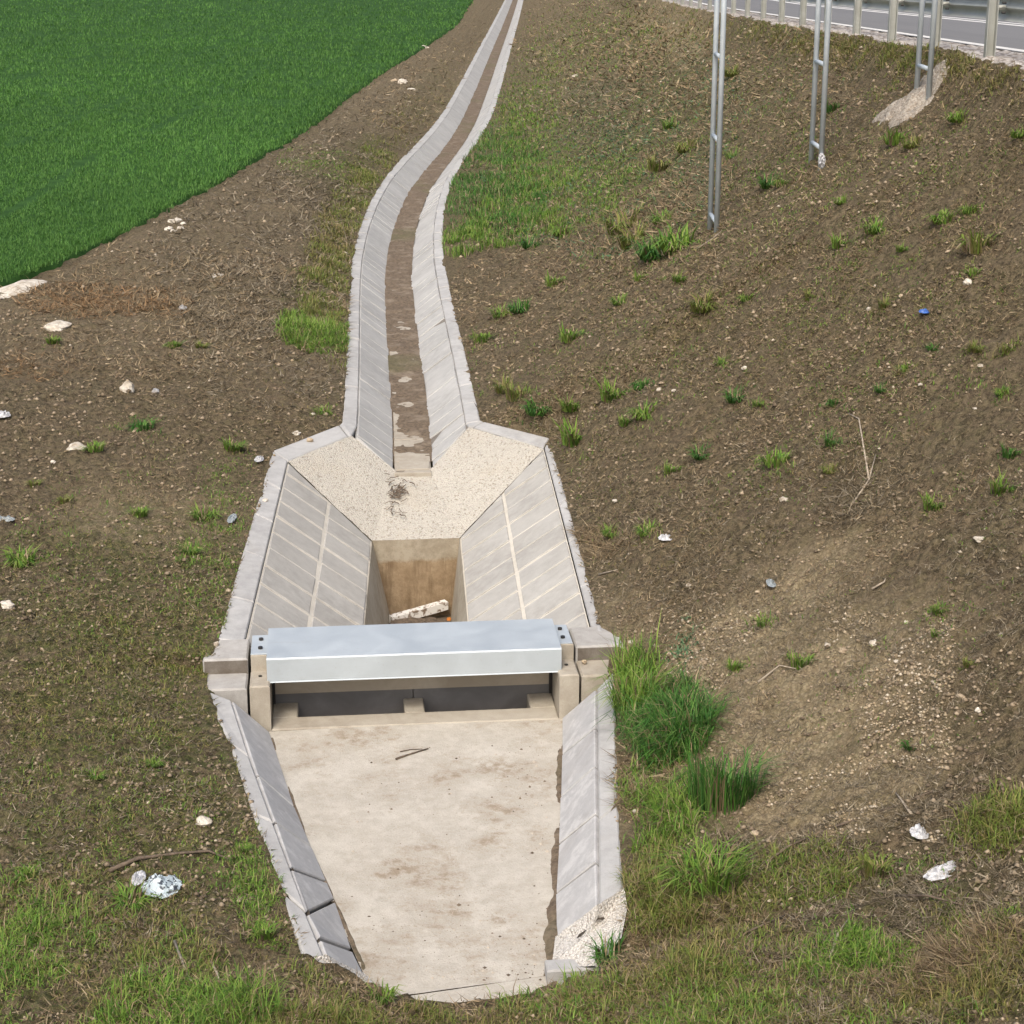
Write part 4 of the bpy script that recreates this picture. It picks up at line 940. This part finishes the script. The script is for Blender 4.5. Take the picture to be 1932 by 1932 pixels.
for e, N, pal, L, w, lean, per, sp in [
    # dense wet grass right of the ditch
    ((930, 350, 95, 95, -35), 2400, 'deep', .20, .014, .5, 6, .08), ((985, 400, 95, 50, -25), 1500, 'green', .20, .014, .5, 6, .08), ((960, 270, 65, 95, -30), 1300, 'green', .16, .015, .6, 6, .10),
    ((1040, 330, 120, 110, -30), 1700, 'green', .13, .013, .7, 5, .10), ((1130, 240, 180, 160, -30), 2600, 'blue', .07, .014, .9, 4, .10), ((1130, 200, 140, 170, -30), 1300, 'green', .10, .013, .8, 4, .09),
    ((880, 450, 45, 30, -20), 420, 'green', .17, .014, .5, 6, .06), ((1010, 130, 60, 110, 10), 260, 'olive', .10, .02, .7, 4, .14), ((1060, 80, 60, 50, -30), 160, 'lime', .12, .022, .7, 4, .14),
    ((1270, 330, 110, 70, -20), 260, 'green', .10, .012, .7, 5, .07), ((1480, 190, 120, 100, -30), 260, 'blue', .08, .012, .8, 4, .08),
    # crest line
    ((1470, 66, 130, 14, 10), 500, 'lime', .10, .012, .8, 5, .06), ((1640, 95, 100, 16, 10), 420, 'olive', .10, .012, .8, 5, .06), ((1300, 40, 60, 24, 40), 200, 'lime', .16, .014, .7, 5, .08), ((1800, 130, 120, 16, 14), 220, 'olive', .14, .011, .7, 5, .06), ((1690, 160, 40, 50, 20), 140, 'lime', .13, .011, .7, 5, .06), ((1560, 110, 60, 14, 10), 160, 'olive', .14, .011, .7, 5, .06),
    # left bank of the ditch
    ((600, 630, 64, 34, 10), 1900, 'green', .17, .011, .6, 6, .05), ((612, 545, 42, 70, 0), 2200, 'lime', .13, .011, .6, 6, .05), ((635, 440, 42, 70, 20), 1500, 'olive', .12, .012, .7, 5, .06), ((690, 350, 42, 80, 28), 2200, 'lime', .13, .014, .7, 5, .08), ((600, 305, 74, 28, 8), 1500, 'green', .06, .014, .9, 4, .08), ((760, 250, 44, 66, 38), 600, 'olive', .10, .016, .7, 4, .10), ((850, 140, 30, 60, 28), 180, 'olive', .10, .02, .7, 4, .12), ((640, 660, 25, 40, 0), 120, 'lime', .10, .011, .7, 5, .05),
    # left ground
    ((250, 1480, 330, 300, 0), 2300, 'olive', .06, .007, 1.1, 5, .06), ((300, 1240, 220, 140, 0), 900, 'olive', .06, .007, 1.1, 4, .06), ((130, 1800, 240, 150, 0), 1300, 'olive', .09, .007, .9, 5, .06), ((80, 1760, 150, 100, 20), 420, 'green', .12, .007, .7, 6, .05), ((350, 1870, 260, 70, 5), 1000, 'lime', .12, .007, .6, 6, .05), ((330, 1905, 160, 50, 0), 500, 'green', .20, .007, .6, 6, .05), ((620, 1930, 220, 30, 0), 600, 'lime', .09, .007, .6, 6, .05), ((860, 1922, 250, 26, -5), 500, 'olive', .07, .006, .6, 6, .05),
    ((490, 1700, 40, 90, -25), 340, 'green', .09, .007, .8, 5, .04), ((330, 960, 260, 150, 0), 700, 'olive', .05, .008, 1.0, 4, .06), ((420, 940, 55, 120, 10), 420, 'green', .06, .008, .9, 5, .05), ((260, 815, 70, 25, 0), 130, 'green', .08, .009, .9, 5, .05), ((80, 1050, 70, 50, 0), 200, 'green', .08, .008, .8, 5, .05), ((370, 1060, 60, 50, 0), 150, 'green', .06, .008, .9, 5, .05), ((230, 1140, 120, 60, 0), 220, 'green', .05, .008, 1., 5, .05), ((350, 1300, 150, 80, 0), 300, 'lime', .05, .007, 1., 5, .05), ((350, 1560, 150, 80, 0), 300, 'lime', .06, .007, .9, 5, .05),
    # tall grass right of the gate and apron
    ((1200, 1310, 28, 60, -15), 160, 'green', .30, .011, .5, 7, .05), ((1260, 1370, 64, 64, 20), 520, 'deep', .28, .010, .6, 7, .05), ((1250, 1460, 64, 74, 10), 520, 'green', .22, .009, .8, 6, .06), ((1300, 1600, 75, 90, 0), 700, 'green', .20, .008, .6, 7, .06), ((1250, 1700, 70, 70, 0), 420, 'lime', .16, .007, .7, 6, .06), ((1230, 1590, 30, 60, 0), 150, 'lime', .15, .008, .7, 6, .05),
    ((1300, 1850, 200, 80, -10), 900, 'lime', .10, .007, .7, 6, .05), ((1330, 1780, 220, 60, -15), 700, 'olive', .12, .007, .8, 6, .05), ((1640, 1795, 150, 30, -12), 700, 'green', .15, .007, .6, 6, .05), ((1500, 1660, 140, 50, -12), 520, 'lime', .11, .007, .8, 5, .05), ((1860, 1750, 100, 70, -10), 420, 'lime', .13, .007, .7, 6, .05), ((1840, 1850, 120, 70, -10), 420, 'olive', .15, .007, .7, 6, .05), ((1500, 1890, 300, 50, 0), 900, 'olive', .11, .006, .8, 5, .05), ((1240, 1930, 300, 40, 0), 500, 'olive', .09, .006, .7, 6, .05), ((1880, 1560, 70, 50, -20), 260, 'lime', .14, .008, .7, 6, .05), ((1290, 1230, 18, 60, 5), 90, 'blue', .07, .014, .9, 4, .03),
    ((1040, 120, 70, 110, 15), 900, 'lime', .16, .040, .8, 4, .22), ((1110, 60, 110, 70, 0), 900, 'green', .15, .045, .8, 4, .25), ((1200, 60, 90, 70, 20), 700, 'olive', .14, .035, .9, 4, .18), ((1000, 210, 45, 110, 8), 700, 'green', .16, .026, .7, 5, .14), ((1080, 330, 110, 90, -30), 900, 'green', .14, .014, .7, 5, .09), ((1150, 380, 90, 60, -25), 500, 'green', .12, .013, .7, 5, .07),
    # thin green growth over the whole slope and bank
    ((1250, 200, 330, 260, -30), 5200, 'green', .07, .013, .9, 4, .06), ((1600, 330, 330, 240, -25), 3400, 'green', .06, .010, .9, 4, .05), ((1450, 650, 480, 300, -30), 2400, 'green', .055, .009, .9, 4, .05), ((1100, 650, 200, 200, -10), 500, 'green', .07, .010, .8, 5, .05), ((1050, 200, 140, 200, -20), 1200, 'lime', .09, .016, .8, 4, .09), ((1300, 120, 180, 120, 30), 900, 'lime', .09, .015, .8, 4, .08), ((1650, 1100, 300, 300, -30), 600, 'green', .05, .008, .9, 4, .05),
    ((300, 1050, 260, 160, 0), 1500, 'green', .05, .009, .9, 4, .05), ((330, 1400, 260, 220, 0), 2200, 'lime', .055, .008, .9, 5, .05), ((200, 1600, 260, 200, 0), 1500, 'green', .06, .008, .9, 4, .05), ((180, 1850, 260, 110, 0), 1500, 'green', .11, .007, .8, 5, .05), ((560, 700, 90, 120, 0), 300, 'olive', .06, .01, .9, 4, .06), ((410, 1150, 50, 130, 10), 400, 'green', .06, .008, .9, 5, .05), ((1530, 1760, 400, 120, -8), 1400, 'green', .10, .007, .8, 5, .05), ((1400, 1900, 400, 60, 0), 1200, 'green', .11, .007, .8, 5, .05),
    ((1480, 72, 130, 16, 10), 700, 'olive', .12, .012, .8, 5, .05), ((1660, 104, 110, 16, 10), 600, 'lime', .12, .012, .8, 5, .05), ((1850, 140, 90, 14, 14), 260, 'olive', .12, .011, .8, 5, .05),
]:
    S += 1; tufts(e, N, pal, L, w, lean, per, sp, S)
# straw and dead stems
for e, N, pal, L, w in [((280, 590, 330, 110, 0), 9000, 'straw', .12, .012), ((170, 570, 120, 30, 0), 1800, 'rust', .14, .010), ((310, 570, 45, 25, 0), 600, 'rust', .14, .010), ((60, 690, 80, 25, 0), 800, 'rust', .12, .009), ((500, 480, 180, 140, 0), 8000, 'grey', .12, .012), ((520, 630, 160, 120, 0), 6500, 'grey', .11, .011), ((650, 250, 150, 110, -35), 5000, 'grey', .13, .014), ((800, 130, 120, 90, -35), 3200, 'straw', .13, .018),
    ((300, 930, 340, 220, 0), 10000, 'straw', .08, .010), ((230, 1200, 330, 200, 0), 8000, 'olive', .07, .009), ((230, 1450, 340, 330, 0), 12000, 'grey', .08, .008), ((280, 1600, 330, 320, 0), 8000, 'olive', .08, .008), ((300, 1800, 330, 150, 0), 7000, 'straw', .09, .007),
    ((1250, 250, 320, 280, -30), 13000, 'straw', .10, .013), ((1150, 250, 220, 200, -30), 7000, 'blue', .08, .014), ((1600, 400, 380, 300, -30), 17000, 'straw', .08, .010), ((1500, 350, 380, 300, -30), 6000, 'olive', .07, .012), ((1050, 600, 230, 150, -25), 6000, 'straw', .09, .011), ((1450, 800, 520, 300, -30), 20000, 'straw', .07, .008), ((1400, 700, 500, 260, -30), 7000, 'olive', .06, .009), ((1250, 930, 260, 220, -20), 7000, 'grey', .08, .009),
    ((1120, 1025, 60, 30, 0), 900, 'straw', .18, .008), ((1640, 1200, 360, 300, -30), 14000, 'grey', .07, .007), ((1450, 1310, 60, 26, -30), 500, 'straw', .18, .008), ((1600, 1750, 420, 190, -10), 14000, 'grey', .11, .007), ((1780, 1810, 150, 45, -15), 2200, 'straw', .18, .007), ((1250, 1800, 230, 140, 0), 5000, 'straw', .11, .007), ((1250, 1480, 100, 70, 10), 1200, 'straw', .22, .008), ((600, 1900, 320, 60, 0), 2600, 'straw', .11, .006), ((1620, 930, 60, 40, -40), 500, 'grey', .22, .008), ((1250, 390, 140, 40, -25), 1500, 'straw', .16, .012), ((1100, 60, 140, 80, 10), 2600, 'straw', .18, .035), ((1200, 130, 140, 90, -20), 2600, 'straw', .14, .022), ((1080, 170, 100, 90, -10), 1600, 'grey', .14, .024)]:
    S += 1; straw(e, int(N * (2.0 if e[0] > 850 else 1.5)), pal, L, w, S)
tag(sb_.build('dry_straw', MAT['grass']), 'dry straw and dead stems littering the soil', 'straw', kind='stuff')
# crumbs and pebbles
def crumbs(name, N, seed, regions, smin, smax, cols, flat=.7):
    r = np.random.default_rng(seed); XX, YY = [], []
    for (u0, u1, v0, v1, f) in regions:
        n = int(N * f); X, Y = visible_ground(r.uniform(u0, u1, n), r.uniform(v0, v1, n)); XX.append(X); YY.append(Y)
    X, Y = np.concatenate(XX), np.concatenate(YY); k = fbm(X * 1.4, Y * 1.4, seed, 3) > .42; X, Y = X[k], Y[k]; N = len(X)
    s = smin + (smax - smin) * r.random(N) ** 3; s = s * np.clip(Y / 18, .8, 2.2); Z = hgt(X, Y) + s * .2
    O = np.array([(1, 0, 0), (.3, .95, 0), (-.8, .6, 0), (-.8, -.6, 0), (.3, -.95, 0), (.1, 0, 1), (0, .1, -1)], float)
    T0 = np.array([(0, 1, 5), (1, 2, 5), (2, 3, 5), (3, 4, 5), (4, 0, 5), (1, 0, 6), (2, 1, 6), (3, 2, 6), (4, 3, 6), (0, 4, 6)])
    D = O[None] * r.uniform(.65, 1.25, (N, 7, 1)); D[..., 2] *= flat; a = r.uniform(0, 6.28, N)[:, None]
    x = D[..., 0] * np.cos(a) - D[..., 1] * np.sin(a); y = D[..., 0] * np.sin(a) + D[..., 1] * np.cos(a)
    V = np.stack([x, y, D[..., 2]], -1) * s[:, None, None] + np.stack([X, Y, Z], -1)[:, None]
    T = (T0[None] + np.arange(N)[:, None, None] * 7).reshape(-1, 3)
    p = np.array(cols); c = p[r.integers(0, len(p), N)] * r.uniform(.75, 1.2, (N, 1))
    return big(name, V.reshape(-1, 3), T, MAT['litter'], {'tint': np.repeat(c, 7, 0)})
FULL = [(850, 1960, 0, 1932, .62), (-30, 760, 250, 1932, .38)]
tag(crumbs('soil_crumbs', 42000, 301, FULL, .008, .032, [(.19, .15, .10), (.15, .116, .08), (.24, .19, .13), (.31, .25, .175)]), 'brown clods and crumbs of loose soil', 'soil', kind='stuff')
tag(crumbs('pebbles', 5200, 302, FULL + [(1250, 1800, 1150, 1580, 2.4), (1230, 1420, 10, 160, .10)], .006, .024, [(.36, .295, .20), (.30, .235, .15), (.46, .40, .31), (.25, .195, .125), (.33, .27, .18)]), 'pale pebbles strewn over the soil', 'pebbles', kind='stuff')

# separate clumps of grass
def tuft_mesh(n, seed, pal, L, lean, spread, w):
    r = np.random.default_rng(seed); a = r.uniform(0, 6.28, n); q = np.sqrt(r.random(n)) * spread
    cc = pick(pal, n, r); dead = r.random(n) < .13; cc[dead] = pick('straw', int(dead.sum()), r) * .8
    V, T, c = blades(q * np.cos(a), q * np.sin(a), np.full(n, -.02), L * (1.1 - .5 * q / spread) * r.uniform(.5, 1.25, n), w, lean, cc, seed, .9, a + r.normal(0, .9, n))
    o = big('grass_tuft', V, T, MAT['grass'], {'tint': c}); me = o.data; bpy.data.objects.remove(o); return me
TM = [tuft_mesh(120, 500 + k, ['green', 'lime', 'green', 'deep', 'green', 'green'][k], .85, .85, .30, .042) for k in range(6)]
TB = [tuft_mesh(340, 520 + k, ['deep', 'green'][k], 1., .8, .42, .019) for k in range(2)]
def tuft(u, v, w, label, group, mesh=None, hs=1.):
    p = G(u, v + w * .22); km = random.randrange(6); o = bpy.data.objects.new('grass_tuft', mesh or TM[km])
    label = label.replace('COLOUR', ['green', 'yellowish green', 'green', 'dark green', 'fresh green', 'green'][km]).replace('SIZE', 'tiny' if w < 28 else 'small' if w < 42 else 'larger').replace('NEAR', near(u, v)); s = w / ppm(p) * 1.4
    if mesh is None: tufts((u, v + w * .2, w * .9, w * .5, -20), 14, ['green', 'lime', 'green', 'deep', 'lime', 'green'][km], .09, .009, .8, 4, .03, 3000 + int(u + v))
    o.location = p; o.scale = (s, s, s * hs * 1.1); o.rotation_euler = (0, 0, random.uniform(0, 6.28)); link(o); return tag(o, label, 'grass tuft', group)
for (u, v, w) in [(1085, 825, 60), (1015, 775, 48), (1075, 770, 40), (1210, 720, 32), (1155, 740, 52), (1075, 637, 44), (910, 637, 38), (950, 735, 40), (975, 748, 46), (1325, 578, 48), (1207, 528, 26), (1280, 528, 24), (1168, 573, 28), (1045, 535, 36), (945, 595, 34), (980, 588, 38), (1463, 872, 48), (1570, 832, 32), (1265, 887, 30), (1385, 747, 36), (1365, 682, 24), (1530, 555, 26), (1670, 572, 28), (1838, 512, 26), (1845, 457, 64), (1760, 657, 22), (1838, 667, 28), (1892, 918, 50), (1905, 860, 32), (1758, 957, 38), (1575, 757, 24), (1565, 887, 26), (1430, 767, 22), (1150, 1002, 30), (1220, 1000, 34), (1650, 427, 38), (1585, 457, 36), (1690, 262, 46), (1720, 275, 36), (1780, 407, 44), (1832, 392, 32), (1805, 227, 36), (1450, 342, 38), (1475, 345, 28), (1920, 262, 28), (1385, 290, 32), (1295, 278, 40), (1240, 320, 40), (1250, 412, 42), (1410, 560, 26), (1585, 387, 26), (1770, 1152, 26), (1765, 1202, 22), (1825, 1277, 24), (1510, 1255, 46), (1385, 1267, 30), (1240, 465, 74), (1275, 455, 76), (1175, 425, 66), (1195, 448, 60), (1215, 780, 46), (1180, 800, 30), (1000, 460, 38), (1060, 440, 36), (1380, 140, 30), (1570, 205, 34), (1265, 235, 32), (1700, 470, 22), (1705, 700, 22), (1890, 745, 24), (1660, 740, 22), (1900, 660, 24), (1440, 1180, 28)]:
    tuft(u, v, w, 'SIZE COLOUR grass tuft on slope near NEAR', 'grass tufts on the embankment')
for (u, v, w) in [(245, 1690, 62), (180, 850, 34), (65, 915, 26), (122, 938, 26), (265, 968, 34), (270, 800, 44), (440, 845, 38), (385, 970, 44), (360, 1045, 34), (40, 1045, 54), (500, 1760, 44), (610, 775, 28), (180, 1470, 30), (290, 1450, 28), (50, 1640, 36), (60, 1740, 44), (460, 1605, 26), (330, 655, 28), (380, 655, 24), (100, 645, 28)]:
    tuft(u, v, w, 'SIZE COLOUR grass tuft on bank near NEAR', 'grass tufts on the left bank', hs=.8)
tuft(1362, 1490, 105, 'big dense tussock of long dark green grass beside the gravel patch', None, TB[0], 1.5)
tuft(1335, 1650, 105, 'broad green tussock drooping below the big dense tussock', None, TB[1], .7)
tuft(1205, 1320, 84, 'tall bright grass tussock against the right gate wing', None, TB[1], 1.2)
tuft(1290, 1370, 90, 'dark green tussock behind the tall bright tussock', None, TB[0], 1.)
tuft(1150, 1805, 62, 'dark spiky grass tuft on the rough white mortar', None, TM[3], 1.)
tuft(722, 1885, 46, 'green grass tuft at the left corner of the apron end', None, TM[0], 1.)
tuft(1650, 1640, 58, 'bright green tuft among dark twigs', None, TM[1], 1.)
tuft(1722, 1400, 40, 'dark rosette weed on the gravel slope', None, TM[3], .5)
tuft(1322, 855, 38, 'dark green tuft between bare soil streaks', None, TM[3], .8)
# dry plant washed onto the pebbled slope
V, Fc = [], []; rg = random.Random(4); q = P(750, 950, -.26)
for k in range(46):
    a = rg.uniform(0, 6.28); x, y = q.x + rg.gauss(0, .055), q.y + rg.gauss(0, .16); pts = []
    for j in range(4):
        pts.append(Vector((x, y, -.45 + (y - 19.58) * .345 + .012 + .02 * rg.random()))); a += rg.uniform(-.9, .9); st = rg.uniform(.02, .05); x += math.cos(a) * st; y += math.sin(a) * st
    tv, tf = tube(pts, rg.uniform(.004, .010), 5, .003); Fc += [[i + len(V) for i in f] for f in tf]; V += tv
tag(mk('dead_weed', V, Fc, MAT['twig'], None), 'dead dark weed lying on the pebbled wash', 'weed', kind='stuff')

# ------------------------------------------------------------------ the crop
r = np.random.default_rng(900)
N = 78000; u = r.uniform(-80, 930, N); v = 545 * (r.random(N) ** .9) - 15
b = -(v - C) / F; tt = (.56 - H) / (-ST + b * CT); X = (u - C) / F * tt; Y = (CT + b * ST) * tt
k = (X < fedge(Y) - .03) & (Y < 300); X, Y = X[k], Y[k]
rows = vnoise(X * 5 + Y * .8, Y * .4 - X * .1, 33); k = rows + r.random(len(X)) * .75 > .40; X, Y = X[k], Y[k]
keep = np.ones(len(X), bool)
for tx in (-10.4, -13.2, -14.9, -19.5, -21.2, -26, -27.7, -34, -35.7, -44, -46):      # thin wheel and drill lines along the field
    near_t = np.abs(X - tx - (vnoise(Y * .15, Y * 0, int(-tx * 7)) - .5) * .8) < .16
    keep &= ~(near_t & (vnoise(Y * .45, Y * 0, int(-tx * 3)) > .42) & (r.random(len(X)) < .92))
X, Y = X[keep], Y[keep]
pz = .53 + (fbm(X * .25, Y * .25, 70, 3) - .5) * .12
per = 4; big_s = np.clip(Y / 38, .9, 4.0)
X = np.repeat(X, per) + r.normal(0, .05, len(X) * per) * np.repeat(big_s, per); Y = np.repeat(Y, per) + r.normal(0, .09, len(Y) * per) * np.repeat(big_s, per); pz = np.repeat(pz, per); bs = np.repeat(big_s, per)
col = (pick('crop', len(X), r) * .55 + np.array([.072, .178, .033]) * .45) * (.80 + .5 * fbm(X * .22, Y * .10, 77, 3))[:, None]
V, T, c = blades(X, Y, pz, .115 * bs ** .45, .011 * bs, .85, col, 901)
tag(big('crop', V, T, MAT['grass'], {'tint': c}), 'dense young green cereal crop in the field', 'crop', kind='stuff')
# grit on the apron
r = np.random.default_rng(77); n = 420; t = r.random(n); X = np.where(r.random(n) < .4, .28 - np.abs(r.normal(0, .18, n)), r.uniform(-1.2, .2, n)); Y = 10.3 + 3.6 * t ** 1.6
k = X > np.interp(Y, yl[::-1], xl_[::-1]) + .05; X, Y = X[k], Y[k]; n = len(X); sz = .004 + .014 * r.random(n) ** 4
O = np.array([(1, 0, 0), (0, 1, 0), (-1, 0, 0), (0, -1, 0), (0, 0, .8)], float); T0 = np.array([(0, 1, 4), (1, 2, 4), (2, 3, 4), (3, 0, 4)])
V = O[None] * r.uniform(.6, 1.3, (n, 5, 1)) * sz[:, None, None] + np.stack([X, Y, np.full(n, -.302)], -1)[:, None]
c = np.array([(.16, .12, .085), (.10, .075, .055), (.45, .40, .33)])[r.integers(0, 3, n)]
tag(big('grit', V.reshape(-1, 3), (T0[None] + np.arange(n)[:, None, None] * 5).reshape(-1, 3), MAT['litter'], {'tint': np.repeat(c, 5, 0)}), 'dark grit and crumbs on the apron floor', 'grit', kind='stuff')
tag(gb_.build('grass', MAT['grass']), 'short patchy grass growing along the ditch and slope', 'grass', kind='stuff')
# silt caught along the apron edges
def edge_silt(side, y0, y1, wid, seed):
    ys = np.arange(y0, y1, .03); n = 22; V = []
    lx = np.interp(ys, (yl if side < 0 else yr_)[::-1], (xl_ if side < 0 else xr_)[::-1]) - side * .0
    t = np.linspace(-.03, wid, n); X = lx[:, None] - side * t[None, :]; Y = np.repeat(ys[:, None], n, 1)
    near_end = sstep(Y, y1, y0) * (.022 if side > 0 else .006)
    Z = -.327 + near_end + .03 * (1 - np.clip(t / wid, 0, 1))[None, :] ** 2 * (.4 + fbm(Y * 2, X * 2, seed, 2)) - .045 * np.clip(t / wid, 0, 1)[None, :] + (fbm(X * 9, Y * 7, seed, 4) - .5) * .035
    i = np.arange(X.size).reshape(X.shape); T = np.stack([i[:-1, :-1], i[1:, :-1], i[1:, 1:], i[:-1, 1:]], -1).reshape(-1, 4)
    if side < 0: T = T[:, ::-1]
    return big('silt_drift', np.stack([X, Y, Z], -1).reshape(-1, 3), T, MAT['mud'], None, True)
tag(edge_silt(1, 10.15, 13.9, .17, 601), 'brown silt drift along the right foot of the apron', 'silt', kind='stuff')
tag(edge_silt(-1, 10.3, 14.0, .07, 602), 'brown silt drift along the left foot of the apron', 'silt', kind='stuff')
